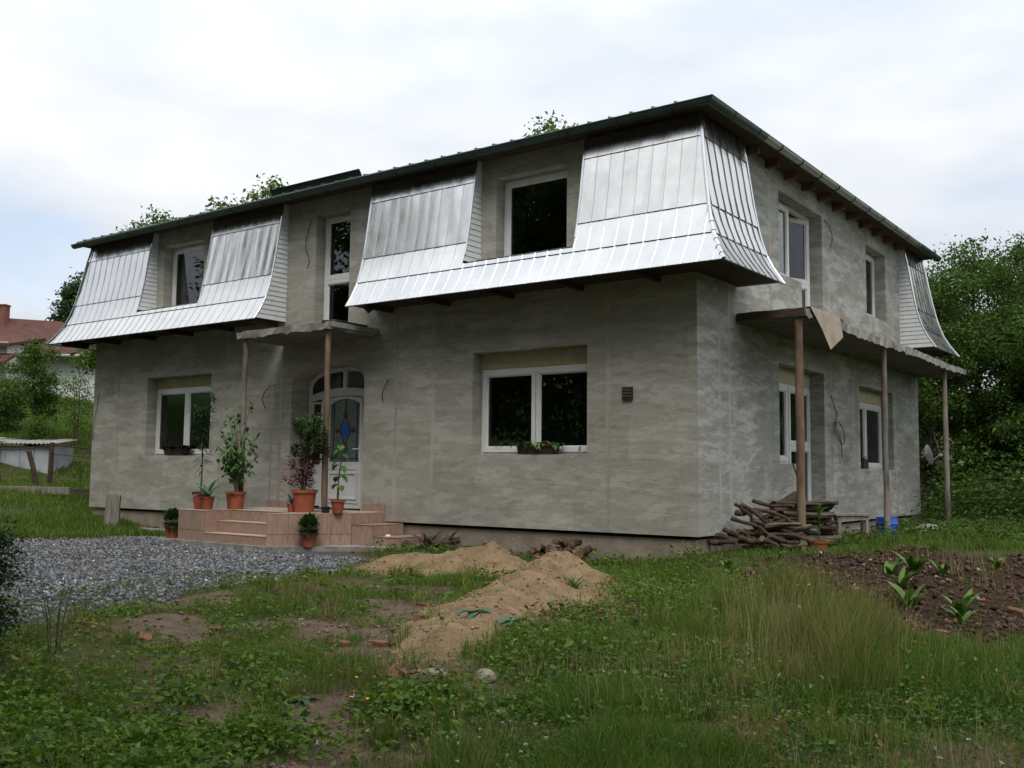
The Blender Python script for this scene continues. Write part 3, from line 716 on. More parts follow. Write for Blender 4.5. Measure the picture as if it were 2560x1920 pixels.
def skirt_front(u0, u1, notch, lo_m, hi_m, label):
    s_ = MB()
    ua = u0 if lo_m is None else lo_m-.72; ub = u1 if hi_m is None else hi_m+.72
    # timber carcass: soffit board with brackets is the part's own mesh
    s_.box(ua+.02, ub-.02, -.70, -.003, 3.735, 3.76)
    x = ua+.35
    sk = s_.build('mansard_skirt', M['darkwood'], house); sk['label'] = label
    while x < ub-.2:
        mb = MB(); mb.box(x, x+.07, -.64, -.004, 3.65, 3.733); mb.build('bracket', M['darkwood'], sk); x += 1.32
    st = u0 if lo_m is None else lo_m-.75-(SW-((u1-(lo_m-.75)) % SW))
    if lo_m is None: st = u0
    strip_panels(sk, st, u1 if hi_m is None else hi_m+.75, (3,), place_front, lo_m, hi_m)
    # rows above, left and right of the window notch; a low strip under it
    a = st
    cols = []
    while a < (u1 if hi_m is None else hi_m+.75)-1e-4: cols.append(a); a += SW
    n0, n1 = notch
    left = [c for c in cols if c+SW <= n0+.10]; right = [c for c in cols if c >= n1-.10]
    le = left[-1]+SW; rs = right[0]
    strip_panels(sk, st, le, (0,1,2), place_front, lo_m, None)
    strip_panels(sk, rs, u1 if hi_m is None else hi_m+.75, (0,1,2), place_front, None, hi_m)
    low = [4.235, 4.15]
    me = None
    for c in cols:
        if le-.001 <= c < rs-.001:
            w = min(SW, rs-c); me = panel_mesh(low, w, None, None, 0, 1, 9); inst('panel', me, sk, (c, 0, 0))
    mb = MB(); mb.add([(le,-pd(4.235)-.02,4.238),(rs,-pd(4.235)-.02,4.238),(rs,.0-.002,4.275),(le,-.002,4.275)], [(0,1,2,3)]); mb.build('sill_flashing', M['zinc'], sk)
    return sk, le, rs, st
skR, le, rs, st = skirt_front(-6.26, 0, (-3.9, -1.86), None, 0, 'metal mansard skirt wrapping the near corner')
def TXp(X): return lambda w, t, z: (X-t, -w, z)      # end facing +x
def TXm(X): return lambda w, t, z: (X+t, -w, z)
slat_set(skR, TXp(le), 4.28, 6.05); slat_set(skR, TXm(rs), 4.28, 6.05); slat_set(skR, TXm(-6.26), 3.72, 6.05)
for X, zs in ((le, PZ[3:]), (rs, PZ[3:]), (-6.26, PZ)):
    edge_trim(skR, [(X, -pd(z)-.012, max(z, 3.7)) for z in zs])
le1, rs1 = le, rs
skL, le, rs, st = skirt_front(-15.2, -8.68, (-13.0, -10.88), -HL, None, 'metal mansard skirt at the far left end')
slat_set(skL, TXp(le), 4.28, 6.05); slat_set(skL, TXm(rs), 4.28, 6.05); slat_set(skL, TXp(-8.68), 3.72, 6.05)
for X, zs in ((le, PZ[3:]), (rs, PZ[3:]), (-8.68, PZ)): edge_trim(skL, [(X, -pd(z)-.012, z) for z in zs])
# side returns: near corner (belongs to the right skirt), far corner its own
SE = 1.38
strip_panels(skR, -.75-.0, SE, (0,1,2,3), place_side, 0, None)
slat_set(skR, lambda w, t, z: (w, SE-t, z), 3.72, 6.05)
mb = MB(); mb.box(.003, .70, .0, SE-.02, 3.735, 3.76); mb.build('soffit', M['darkwood'], skR)
edge_trim(skR, [(pd(z)+.012, SE, z) for z in PZ])
mb = MB()
mb.tube([(pd(z)+.012, -pd(z)-.012, z) for z in PZ], .030, 6); mb.build('corner_cap', M['zinc'], skR, smooth=True)
for z in (3.78, 3.9, 4.02, 4.16, 4.3):
    mb = MB(); mb.tube([(pd(z)+.012, -pd(z)-.012, z), (pd(z+.05)+.012, -pd(z+.05)-.012, z+.05)], .038, 6); mb.build('cap_collar', M['zinc'], skR)
mb = MB(); mb.tube([(-HL-pd(z)-.012, -pd(z)-.012, z) for z in PZ], .026, 6); mb.build('corner_cap', M['zinc'], skL, smooth=True)
skF_mb = MB(); skF_mb.box(.003, .70, 10.3, HW+.7, 3.735, 3.76); skF = skF_mb.build('mansard_skirt', M['darkwood'], house); skF['label'] = 'metal mansard skirt at the far end of the side wall'
strip_panels(skF, 10.28, HW+.75, (0,1,2,3), place_side, None, HW)
slat_set(skF, lambda w, t, z: (w, 10.28+t, z), 3.72, 6.05)
edge_trim(skF, [(pd(z)+.012, 10.28, z) for z in PZ])
mb = MB(); mb.tube([(pd(z)+.012, HW+pd(z)+.012, z) for z in PZ], .026, 6); mb.build('corner_cap', M['zinc'], skF)
# left return of the left skirt, seen only as an edge
mb = MB()
for (z0, d0), (z1, d1) in zip(PROF[:-1], PROF[1:]): mb.add([(-HL-d0,-d0,z0),(-HL-d0,2.0,z0),(-HL-d1,2.0,z1),(-HL-d1,-d1,z1)], [(0,1,2,3)])
mb.box(-HL-.7, -HL-.003, -.6, 1.98, 3.735, 3.76); mb.build('side_return', M['zinc'], skL)
# dark drip edges under the lower rims
for sk, pts in ((skR, [(-6.27,-.757,3.693),(.757,-.757,3.693),(.757,SE,3.693)]), (skL, [(-HL-.757,.6,3.693),(-HL-.757,-.757,3.693),(-8.67,-.757,3.693)]), (skF, [(.757,10.27,3.693),(.757,HW+.757,3.693)])):
    mb = MB(); mb.tube(pts, .012, 5); mb.build('drip_edge', M['dark_edge'], sk)
mb = MB(); mb.add([(-6.0,-.62,3.69),(-5.62,-.60,3.69),(-5.84,-.63,3.55),(-6.0,-.55,3.70),(-5.62,-.55,3.70)], [(0,2,1),(3,0,1,4)]); mb.build('loose_sheet', M['black_metal'], skR)

# ------------------------------------------------------------------ roof and gutters
OV = .45
mb = MB(); pt = math.tan(R(13)); e = OV-.06
x0, x1, y0, y1 = -HL-e, e, -e, HW+e; hh = (y1-y0)/2; zr = EZ+.06+hh*pt
V = [(x0,y0,EZ+.06),(x1,y0,EZ+.06),(x1,y1,EZ+.06),(x0,y1,EZ+.06),(x0+hh,y0+hh,zr),(x1-hh,y0+hh,zr)]
mb.add(V, [(0,1,5,4),(1,2,5),(2,3,4,5),(3,0,4)]); mb.add([(p[0],p[1],p[2]-.05) for p in V[:4]], [(3,2,1,0)])
mb.add(V[:4]+[(p[0],p[1],p[2]-.05) for p in V[:4]], [(1,0,4,5),(2,1,5,6),(3,2,6,7),(0,3,7,4)])
roof = mb.build('roof', M['roof'], house)
n = int((x1-x0)/.36)
ribm = MB(); ribm.tube([(0,-.03,-.022),(0,.10,.006),(0,.3,.3*pt-.012)], .022, 6); ribm = ribm.mesh('roof_rib', M['roof'])
for k in range(1, n): inst('roof_rib', ribm, roof, (x0+k*.36, y0, EZ+.075))
for k in range(1, int((y1-y0)/.36)): inst('roof_rib', ribm, roof, (x1, y0+k*.36, EZ+.075), (0,0,math.pi/2))
mb = MB()
prof = [(-.36,6.10),(-.37,6.15),(-.395,6.19),(-.43,6.235)]
for (ya, za), (yb, zb) in zip(prof[:-1], prof[1:]): mb.add([(-8.75,ya,za),(-6.35,ya,za),(-6.35,yb,zb),(-8.75,yb,zb)], [(0,1,2,3)]); mb.add([(-8.75,ya+.015,za-.01),(-6.35,ya+.015,za-.01),(-6.35,yb+.015,zb-.01),(-8.75,yb+.015,zb-.01)], [(3,2,1,0)])
mb.build('raised_flashing', M['dark_edge'], roof)
# boarded eave soffit and fascia
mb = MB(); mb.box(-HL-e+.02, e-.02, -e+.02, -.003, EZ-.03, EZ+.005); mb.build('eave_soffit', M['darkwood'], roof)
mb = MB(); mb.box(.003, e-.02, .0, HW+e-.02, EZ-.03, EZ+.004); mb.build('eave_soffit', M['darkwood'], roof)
def gutter(mat, pts, name='gutter', r=.078):
    """half-round trough swept along pts (corner points), opening upward"""
    mb = MB(); P = [Vector(p) for p in pts]; n = 9; rings = []
    for i, p in enumerate(P):
        if i == 0: d = (P[1]-P[0]).normalized(); o = Vector((d.y,-d.x,0)); s_ = 1
        elif i == len(P)-1: d = (P[-1]-P[-2]).normalized(); o = Vector((d.y,-d.x,0)); s_ = 1
        else:
            d0 = (P[i]-P[i-1]).normalized(); d1 = (P[i+1]-P[i]).normalized(); o = (Vector((d0.y,-d0.x,0))+Vector((d1.y,-d1.x,0))).normalized(); s_ = 1/max(.4, o.dot(Vector((d0.y,-d0.x,0))))
        rings.append((p, o, s_))
    for rr in (r, r-.006):
        V = []; F = []
        for p, o, s_ in rings:
            for k in range(n):
                t = math.pi*k/(n-1); V.append(tuple(p+o*(rr*math.cos(t)*s_)+Vector((0,0,-rr*math.sin(t)*1.05))))
        for i in range(len(rings)-1):
            for k in range(n-1): F.append((i*n+k,i*n+k+1,(i+1)*n+k+1,(i+1)*n+k))
        mb.add(V, F)
    for i in (0, len(rings)-1): mb.add([mb.v[i*n+k] for k in range(n)], [tuple(range(n))])
    # rolled outer bead
    mb.tube([tuple(p+o*(r*s_)) for p, o, s_ in rings], .011, 6)
    return mb.build(name, M[mat], roof, smooth=True)
gc = OV-.03; gzv = EZ+.005
gutter('gutter', [(-HL-.42,-gc,gzv-.03),(gc,-gc,gzv),(gc,1.5,gzv)])
gutter('gutter_grey', [(gc,1.46,gzv+.006),(gc,10.4,gzv-.002)], r=.074)
gutter('gutter', [(gc,10.36,gzv),(gc,HW+.5,gzv)])
brk = MB(); brk.tube([(0,-.082*math.cos(math.pi*k/8),-.086*math.sin(math.pi*k/8)) for k in range(9)], .009, 5); brkm = brk.mesh('gutter_bracket', M['black_metal'])
for k in range(18): inst('gutter_bracket', brkm, roof, (-HL+.1+k*.88, -gc, gzv+.004-.03*(1-k/18)))
for k in range(13): inst('gutter_bracket', brkm, roof, (gc, .3+k*.9, gzv+.006), (0,0,math.pi/2))
for k in range(12):
    yv = 1.75+k*.82
    if yv < 10.2:
        mb = MB(); mb.box(.004, .22, yv, yv+.085, EZ-.15, EZ-.032); mb.build('rafter_tail', M['rafter'], roof)

# ------------------------------------------------------------------ concrete canopies
def slab(name, x0, x1, y0, y1, zt, zb, seed, label, sag=None):
    nx = max(2, int((x1-x0)/.12)); ny = max(2, int((y1-y0)/.12)); r = random.Random(seed); mb = MB(); V = {}
    def vert(i, j, top):
        x = x0+(x1-x0)*i/nx; y = y0+(y1-y0)*j/ny; edge = i in (0, nx) or j in (0, ny)
        z = (zt if top else zb)+(sag(x, y) if sag else 0)+r.uniform(-.006, .006)
        if edge: x += r.uniform(-.012, .012); y += r.uniform(-.012, .012); z += r.uniform(-.012, .012)*(2 if not top else 1)
        if j == ny and name != 'entrance_canopy': pass
        return (x, y, z)
    for top in (0, 1):
        for i in range(nx+1):
            for j in range(ny+1): V[i, j, top] = len(mb.v); mb.v.append(vert(i, j, top))
    def f(a, mi=0): mb.f.append(a); mb.m.append(mi)
    for i in range(nx):
        for j in range(ny):
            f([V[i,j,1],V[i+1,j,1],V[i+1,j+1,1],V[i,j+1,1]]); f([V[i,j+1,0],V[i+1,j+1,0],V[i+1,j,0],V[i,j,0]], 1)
    for i in range(nx):
        f([V[i,0,0],V[i+1,0,0],V[i+1,0,1],V[i,0,1]]); f([V[i+1,ny,0],V[i,ny,0],V[i,ny,1],V[i+1,ny,1]])
    for j in range(ny):
        f([V[0,j+1,0],V[0,j,0],V[0,j,1],V[0,j+1,1]]); f([V[nx,j,0],V[nx,j+1,0],V[nx,j+1,1],V[nx,j,1]])
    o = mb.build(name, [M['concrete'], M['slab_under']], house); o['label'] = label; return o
slab('entrance_canopy', -8.68, -6.22, -1.15, -.003, 3.385, 3.265, 1, 'rough concrete slab over the front door')
mb = MB(); mb.tube([(-6.4,-1.16,3.40),(-6.2,-1.05,3.41),(-6.19,-.3,3.40)], .02, 6); mb.build('edge_strip', M['black_metal'], house)
mb = MB(); mb.box(-6.205, -6.185, -1.14, -.01, 3.30, 3.39); mb.build('edge_sheet', M['gutter_grey'], house)
slab('balcony_slab', .003, 1.08, 1.37, 11.6, 3.30, 3.17, 2, 'rough concrete balcony slab along the side wall', lambda x, y: .015*math.sin(y*1.1))
# plaster details on the walls
def cable(pts, T=TF, r=.008):
    mb = MB(); V = [Vector(T(*p)) for p in pts]
    # smooth through the points
    P = []
    for i in range(len(V)-1):
        a = V[max(i-1,0)]; b = V[i]; c = V[i+1]; d = V[min(i+2,len(V)-1)]
        for k in range(5):
            t = k/5; P.append(.5*((2*b)+(c-a)*t+(2*a-5*b+4*c-d)*t*t+(3*b-a-3*c+d)*t**3))
    P.append(V[-1]); mb.tube([tuple(p) for p in P], r, 5); mb.build('wall_cable', M['cable'], house)
cable([(-8.93,-.01,2.50),(-9.02,-.06,2.47),(-9.16,-.07,2.35),(-9.22,-.05,2.2),(-9.14,-.04,2.06)])
cable([(-5.93,-.01,2.47),(-5.97,-.05,2.35),(-6.02,-.06,2.2),(-6.03,-.03,2.1)])
cable([(-8.02,-.01,5.62),(-8.1,-.03,5.35),(-8.12,-.04,5.1),(-8.02,-.03,4.85),(-8.08,-.03,4.7)], r=.007)
cable([(5.55,-.01,2.35),(5.75,-.05,2.0),(5.6,-.06,1.83),(5.5,-.08,1.7),(5.95,-.07,1.45),(6.15,-.06,1.6),(5.9,-.05,1.85),(5.65,-.05,1.8),(5.95,-.05,1.5),(6.05,-.04,1.2)], TS)
cable([(5.38,-.01,5.62),(5.58,-.04,5.5),(5.68,-.05,5.3),(5.6,-.03,5.1)], TS)
cable([(-14.98,-.01,2.6),(-15.02,-.03,2.2),(-15.1,-.04,1.9),(-15.14,-.02,1.5)], r=.006)
mb = MB(TF); mb.box(-1.195, -1.025, -.035, -.002, 1.95, 2.135)
v_ = mb.build('wall_vent', M['brown_plastic'], house)
for z in (1.985, 2.03, 2.075):
    mb = MB(TF); mb.add([(-1.185,-.045,z),(-1.035,-.045,z),(-1.035,-.036,z+.035),(-1.185,-.036,z+.035),(-1.185,-.035,z),(-1.035,-.035,z)], [(0,1,2,3),(1,0,4,5)]); mb.build('slat', M['brown_plastic'], v_)

# ------------------------------------------------------------------ tiled front steps
LZ = .165
steps = thing('front_steps', 'pink tiled landing and stairs in front of the white door', 'steps', (0, 0, 0))
PX0, PX1, PXR = -9.08, -8.39, -6.72           # pier left, pier right, start of the angled block
Y0, Y1, Y2 = -1.95, -1.65, -1.35              # risers
BR = (-5.93, -.82)                            # right end of the angled front
core = MB()
def ext(poly, z0, z1):
    n = len(poly); core.add([(x,y,z0) for x, y in poly]+[(x,y,z1) for x, y in poly], [tuple(range(n))[::-1], tuple(range(n,2*n))]+[(i,(i+1)%n,n+(i+1)%n,n+i) for i in range(n)])
ext([(PX0+.01,Y0+.01),(PX1-.01,Y0+.01),(PX1-.01,Y2+.01),(PXR+.01,Y2+.01),(PXR+.01,-1.95),(BR[0]-.01,BR[1]+.01),(BR[0]-.01,-.002),(PX0+.01,-.002)], -.62, LZ-.012)
ext([(PX1-.009,Y1+.01),(PXR+.009,Y1+.01),(PXR+.009,Y2+.009),(PX1-.009,Y2+.009)], -.62, -.03)
ext([(PX1-.009,Y0+.01),(PXR+.009,Y0+.01),(PXR+.009,Y1+.009),(PX1-.009,Y1+.009)], -.62, -.22)
ext([(BR[0]-.009,-.80),(-5.52,-.72),(-5.52,-.002),(BR[0]-.009,-.002)], -.62, -.03)
ext([(-5.519,-.70),(-5.08,-.62),(-5.08,-.002),(-5.519,-.002)], -.62, -.22)
core.build('core', M['concrete'], steps)
mb = MB(); mb.add([(x,y,z) for z in (-.7,-.365) for x, y in ((PX0-.05,Y0-.05),(PX1,Y0-.06),(PXR-.1,Y0-.08),(PXR+.2,-2.0),(-5.62,-1.05),(-5.0,-.75),(-5.0,-.05),(PX0-.05,-.05))], [tuple(range(8,16))]+[(i,(i+1)%8,8+(i+1)%8,8+i) for i in range(8)])
mb.build('footing', M['concrete'], steps)
tile_cache = {}
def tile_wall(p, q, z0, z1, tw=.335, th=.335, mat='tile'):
    """vertical tiles on the line p->q (outside to the right of travel), from z0 up to z1, set from the top"""
    p = Vector((*p, 0)); q = Vector((*q, 0)); d = q-p; L = d.length; a = math.atan2(d.y, d.x); n = max(1, round(L/tw)); w = L/n
    zt = z1
    while zt > z0+.02:
        zb = max(z0, zt-th); zb = z0 if zb-z0 < .06 else zb
        for k in range(n):
            key = (round(w, 3), round(zt-zb, 3), mat)
            if key not in tile_cache:
                t = MB(); b = .0015; t.add([(b,0,b),(w-b,0,b),(w-b,0,zt-zb-b),(b,0,zt-zb-b),(b+.003,-.009,b+.003),(w-b-.003,-.009,b+.003),(w-b-.003,-.009,zt-zb-b-.003),(b+.003,-.009,zt-zb-b-.003)], [(4,5,6,7),(0,1,5,4),(1,2,6,5),(2,3,7,6),(3,0,4,7)])
                tile_cache[key] = t.mesh('tile', M[mat])
            o = p+d*(k/n); inst('tile', tile_cache[key], steps, (o.x+rnd.uniform(-.001,.001), o.y, zb), (0, 0, a))
        zt = zb
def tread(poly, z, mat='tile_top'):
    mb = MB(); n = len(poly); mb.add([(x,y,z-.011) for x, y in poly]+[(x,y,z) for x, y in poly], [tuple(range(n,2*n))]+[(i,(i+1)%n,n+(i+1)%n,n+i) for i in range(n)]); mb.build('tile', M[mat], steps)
BZ = -.37
tile_wall((PX0,Y0), (PX1,Y0), BZ, LZ-.012); tile_wall((PX1,Y0), (PX1,Y2), -.21, LZ-.012, .3)
tile_wall((PX1,Y0), (PXR,Y0), BZ, -.222, .36); tile_wall((PX1,Y1), (PXR,Y1), -.209, -.032, .36); tile_wall((PX1,Y2), (PXR,Y2), -.019, LZ-.012, .36)
tile_wall((PXR,-1.965), BR, BZ, LZ-.012, .36); tile_wall((PXR,Y2), (PXR,-1.965), BZ, LZ-.012)
tile_wall((BR[0],-.81), (-5.51,-.73), BZ, -.032, .44); tile_wall((-5.51,-.71), (-5.07,-.63), BZ, -.222, .46)
tile_wall(BR, (BR[0],-.01), -.019, LZ-.012, .4); tile_wall((-5.51,-.72), (-5.51,-.01), -.209, -.032, .36); tile_wall((-5.07,-.63), (-5.07,-.01), BZ, -.222, .32)
tile_wall((PX0,-.01), (PX0,Y0), BZ, LZ-.012, .4)
for k in range(5):
    a, b = PX0-.012+k*(BR[0]-PX0+.02)/5, PX0-.012+(k+1)*(BR[0]-PX0+.02)/5-.004
    tread([(a,-.66),(b,-.66),(b,-.02),(a,-.02)], LZ)
    if k < 4: tread([(a,-1.33),(min(b,PXR),-1.33),(min(b,PXR),-.664),(a,-.664)], LZ)
def fy(x): return -1.965+(x-PXR)*(BR[1]+1.965)/(BR[0]-PXR)-.012
tread([(PX0-.012,Y0-.012),(PX1+.012,Y0-.012),(PX1+.012,-1.334),(PX0-.012,-1.334)], LZ+.0005)
tread([(PXR+.004,fy(PXR)),(-6.33,fy(-6.33)),(-6.33,-.668),(PXR+.004,-.668)], LZ+.0007); tread([(-6.326,fy(-6.326)),(BR[0]+.008,fy(BR[0])),(BR[0]+.008,-.668),(-6.326,-.668)], LZ+.0007)
tread([(PX1+.012,Y2-.014),(PXR-.013,Y2-.014),(PXR-.013,Y2+.012),(PX1+.012,Y2+.012)], LZ+.001)
for (ya, yb, z) in ((Y1, Y2, -.02), (Y0, Y1, -.21)):
    for k in range(5):
        w = (PXR-PX1-.03)/5; tread([(PX1+.013+k*w,ya-.014),(PX1+.013+(k+1)*w-.004,ya-.014),(PX1+.013+(k+1)*w-.004,yb-.011),(PX1+.013+k*w,yb-.011)], z)
tread([(BR[0]+.012,-.825),(-5.50,-.745),(-5.50,-.02),(BR[0]+.012,-.02)], -.02, 'tile'); tread([(-5.498,-.725),(-5.058,-.645),(-5.058,-.02),(-5.498,-.02)], -.21, 'tile')
# skirting tiles on the wall beside the door
for a, b in ((-9.05,-8.72),(-8.71,-8.46),(-6.5,-6.22),(-6.21,-5.93)):
    mb = MB(); mb.box(a, b-.004, -.012, -.003, LZ+.002, LZ+.13); mb.build('tile', M['tile'], steps)
mb = MB(); mb.box(-7.95, -6.95, .05, .40, LZ-.04, LZ+.012); mb.build('door_mat', M['soil'], steps)

# ------------------------------------------------------------------ props and posts
def post(name, label, x, y, z0, z1, r, mat, lean=(0,0), base=None, seed=0, n=10):
    mb = MB(); rr = random.Random(seed); P = []; Rr = []
    for k in range(9):
        t = k/8; P.append((lean[0]*t+rr.uniform(-.006,.006), lean[1]*t+rr.uniform(-.006,.006), (z1-z0)*t)); Rr.append(r*(1.06-.1*t)*rr.uniform(.97,1.03))
    mb.tube(P, Rr, n); o = mb.build(name, M[mat], None, (x, y, z0), smooth=True); return tag(o, label, 'post', 'props under the concrete slabs')
post('prop_post', 'grey round post behind the potted ficus holding the entrance slab', -8.52, -1.06, LZ, 3.27, .047, 'pipe_grey', seed=1)
post('prop_post', 'brown rusty round post right in front of the white door', -6.37, -1.04, LZ, 3.27, .05, 'pipe', seed=2)
post('prop_post', 'rusty brown post rising out of the firewood beside the house corner', .95, 1.42, gz(.95,1.42)-.1, 3.18, .062, 'pipe', seed=3)
post('prop_post', 'slim grey post beside the blue barrel under the balcony slab', .95, 5.65, gz(.95,5.65)-.1, 3.18, .05, 'pipe_grey', seed=4)
post('prop_post', 'farthest post under the balcony slab, standing in green undergrowth', .95, 10.1, gz(.95,10.1)-.1, 3.18, .055, 'pipe_grey', seed=5)
# beige sheet draped over the slab's edge, dark block on the slab
mb = MB(); mb.add([(.30,1.75,3.335),(1.10,1.50,3.352),(1.11,2.12,3.352),(1.11,2.78,3.345),(.35,2.95,3.34),(1.15,1.85,3.05),(1.19,2.10,2.76),(1.18,2.72,3.02)], [(0,1,2,4),(2,3,4),(1,5,2),(2,5,6),(2,6,7,3)])
o = mb.build('plastic_sheet', M['sheet'], None); tag(o, 'beige plastic sheet hanging in a point over the balcony slab edge', 'sheet')
sm = o.modifiers.new('thickness', 'SOLIDIFY'); sm.thickness = .006
mb = MB(); mb.box(-.11,.11,-.22,.22,0,.085); tag(mb.build('dark_block', M['brown_plastic'], None, (.86, 3.2, 3.312)), 'dark oblong block lying on the balcony slab', 'block')
mb = MB(); mb.tube([(.1,0,0),(0,0,0)], .05, 10); mb.tube([(.1,0,0),(.0,-.0,0)],.045,10)
tag(mb.build('pipe_end', M['pipe_grey'], house, (.98,1.40,3.24)), None)
mb = MB(); mb.box(.02, 1.07, 1.33, 1.365, 3.19, 3.31); mb.build('edge_board', M['darkwood'], house)

# ------------------------------------------------------------------ potted plants
def pot(parent, r0, r1, h, mat='terracotta', soil=True, sq=False):
    mb = MB(); n = 22
    mb.lathe([(0,0),(r0,0),(r1*.97,h*.86),(r1*1.06,h*.86),(r1*1.08,h),(r1*.98,h),(r1*.93,h*.9)], n)
    o = mb.build('pot', M[mat], parent, smooth=True)
    if soil: mb = MB(); mb.lathe([(0,h*.92),(r1*.94,h*.9)], n); mb.build('soil', M['soil'], parent)
    return o
def rdir(r, up=.3):
    a = r.uniform(0, 2*math.pi); return Vector((math.cos(a), math.sin(a), up+r.uniform(-.3,.3))).normalized()
GP = 'potted plants by the entrance'
r = random.Random(3)
# tall spindly plant
t = thing('potted_plant', 'tall spindly plant with narrow leaves in a flared terracotta pot', 'potted plant', (-8.93,-1.62,LZ), 0, GP); pot(t, .10, .145, .30)
mb = MB(); st_ = [(0,0,.28),(.02,0,.75),(0,-.01,1.2),(.0,.01,1.55),(.03,.0,1.85)]; mb.tube(st_, [.014,.012,.011,.009,.006], 6); mb.tube([(0,0,1.5),(.12,.0,1.75),(.2,.02,2.0)], .006, 5); mb.tube([(0,0,1.45),(-.1,-.02,1.65),(-.13,-.02,1.8)], .006, 5); mb.build('stem', M['stem'], t)
mb = MB()
for k in range(40):
    z = r.uniform(.65,1.35); mb.leaf((.01,0,z), rdir(r, .15), r.uniform(.18,.28), .03, .7)
for c in ((.03,0,1.75),(.2,.02,2.0),(-.13,-.02,1.8),(.0,0,1.5)):
    for k in range(60): mb.leaf((c[0]+r.uniform(-.07,.07),c[1]+r.uniform(-.06,.06),c[2]+r.uniform(-.3,.05)), rdir(r, .5), r.uniform(.16,.26), .034, .6)
mb.build('leaves', M['pl_dark'], t)
# agave
def agave(label, loc, s, n, seed):
    t = thing('agave', label, 'potted plant', loc, 0, GP); pot(t, .075*s, .105*s, .2*s); r = random.Random(seed); mb = MB()
    for k in range(n):
        a = k*2.4; u = .35+1.5*(1-k/n)*0+r.uniform(.2,1.6)*(k/n)
        mb.leaf((0,0,.2*s), (math.cos(a), math.sin(a), .25+u), s*r.uniform(.34,.48), .055*s, 1.1-.6*(k/n), 5)
    mb.build('leaves', M['pl_blue'], t); return t
agave('agave with arching blue-green leaves between two larger terracotta pots', (-8.60,-1.72,LZ), 1.15, 15, 4)
agave('small spiky agave in a little pot left of the oleander pot', (-6.86,-1.32,LZ), .72, 11, 5)
# ficus
t = thing('potted_ficus', 'leafy ficus in a broad red pot at the foot of the grey post', 'potted plant', (-8.46,-1.22,LZ), 0, GP); pot(t, .135, .172, .31)
mb = MB(); lf = MB()
for k in range(17):
    a = r.uniform(0,6.28); zt = r.uniform(.7,1.75); rad = r.uniform(.12,.42)*(1.15-abs(zt-1.1)*.55)
    e_ = (math.cos(a)*rad, math.sin(a)*rad*.7, zt+.1); mb.tube([(0,0,.28),(e_[0]*.25,e_[1]*.25,zt*.6+.1),e_], [.014,.009,.004], 5)
    for q in range(16):
        f = r.uniform(.35,1.08); p = (e_[0]*f+r.uniform(-.07,.07), e_[1]*f+r.uniform(-.07,.07), .28+(zt-.18)*f+r.uniform(-.06,.12)); lf.leaf(p, rdir(r, -.5), r.uniform(.085,.14), .066, .5)
mb.build('stem', M['stem'], t); lf.build('leaves', M['pl_green'], t)
# oleander with magenta companion
t = thing('potted_oleander', 'large bushy oleander with magenta undergrowth in the biggest terracotta pot', 'potted plant', (-6.66,-1.22,LZ), 0, GP); pot(t, .16, .205, .38)
mb = MB(); lf = MB(); lr = MB(); tk = MB()
for k in range(15):
    a = r.uniform(0,6.28); rad = r.uniform(.15,.55); zt = r.uniform(1.2,1.72)-rad*.35
    e_ = (math.cos(a)*rad-.06, math.sin(a)*rad*.8, zt); mb.tube([(0,0,.36),(.02+e_[0]*.15,e_[1]*.15,.9),(e_[0]*.7,e_[1]*.7,zt*.85),e_], [.016,.012,.008,.005], 5)
    for q in range(85):
        f = r.uniform(.75,1.02); p = (e_[0]*f+r.uniform(-.06,.06), e_[1]*f+r.uniform(-.06,.06), zt*f*.55+zt*.45+r.uniform(-.12,.06)); lf.leaf(p, rdir(r, .55), r.uniform(.12,.2), .03, .35)
for k in range(13):
    a = r.uniform(1.9,4.4); rad = r.uniform(.1,.62); zt = r.uniform(.55,1.05)
    e_ = (math.cos(a)*rad, math.sin(a)*rad*.6, zt); mb.tube([(-.05,0,.36),(e_[0]*.5,e_[1]*.5,.36+(zt-.36)*.6),e_], [.007,.005,.003], 4)
    for q in range(20):
        f = r.uniform(.45,1.05); p = (e_[0]*f+r.uniform(-.05,.05), e_[1]*f+r.uniform(-.05,.05), .36+(zt-.36)*f+r.uniform(-.05,.05)); lr.leaf(p, rdir(r, .1), r.uniform(.075,.11), .07, .3)
for q in range(260):
    p = (.10+r.uniform(-.05,.05), .05+r.uniform(-.05,.05), r.uniform(.36,.98)); lr.leaf(p, rdir(r, .2), r.uniform(.06,.09), .05, .3)
mb.build('stem', M['stem'], t); lf.build('leaves', M['pl_olive'], t); lr.build('red_leaves', M['pl_red'], t)
# sapling with large leaves
t = thing('potted_sapling', 'single upright stem with large heart-shaped leaves in a small pot', 'potted plant', (-6.06,-1.02,LZ), 0, GP); pot(t, .08, .115, .215)
mb = MB(); mb.tube([(-.02,0,.19),(0,0,.55),(.06,0,.9),(.08,0,1.12)], [.012,.011,.009,.006], 6); mb.tube([(.02,0,.19),(.0,0,.5)], .008, 5); mb.build('stem', M['stem'], t); mb = MB()
for k, (a, z, L) in enumerate(((0.2,.98,.2),(2.9,1.02,.2),(3.4,.8,.18),(-.3,.78,.22),(2.8,.6,.18),(.1,.62,.22),(3.3,.48,.17),(-.4,.45,.17),(1.5,1.1,.18),(4.7,1.05,.18),(4.4,.85,.17),(5.4,1.12,.16))):
    mb.leaf((.04*(z-.2),0,z), (math.cos(a),math.sin(a)*.8,.25), L, .13, 1.3, 4)
mb.build('leaves', M['pl_green'], t)
mb = MB(); mb.lathe([(0,0),(.055,0),(.075,.1),(.07,.1),(.06,.09)], 14); t = thing('potted_seedling', 'tiny seedling in a black pot at the foot of the rusty post', 'potted plant', (-6.22,-1.14,LZ), 0, GP); mb.build('pot', M['black_metal'], t); mb = MB()
for k in range(16): mb.leaf((r.uniform(-.04,.04),r.uniform(-.04,.04),.09), rdir(r, .7), .08, .03, .5)
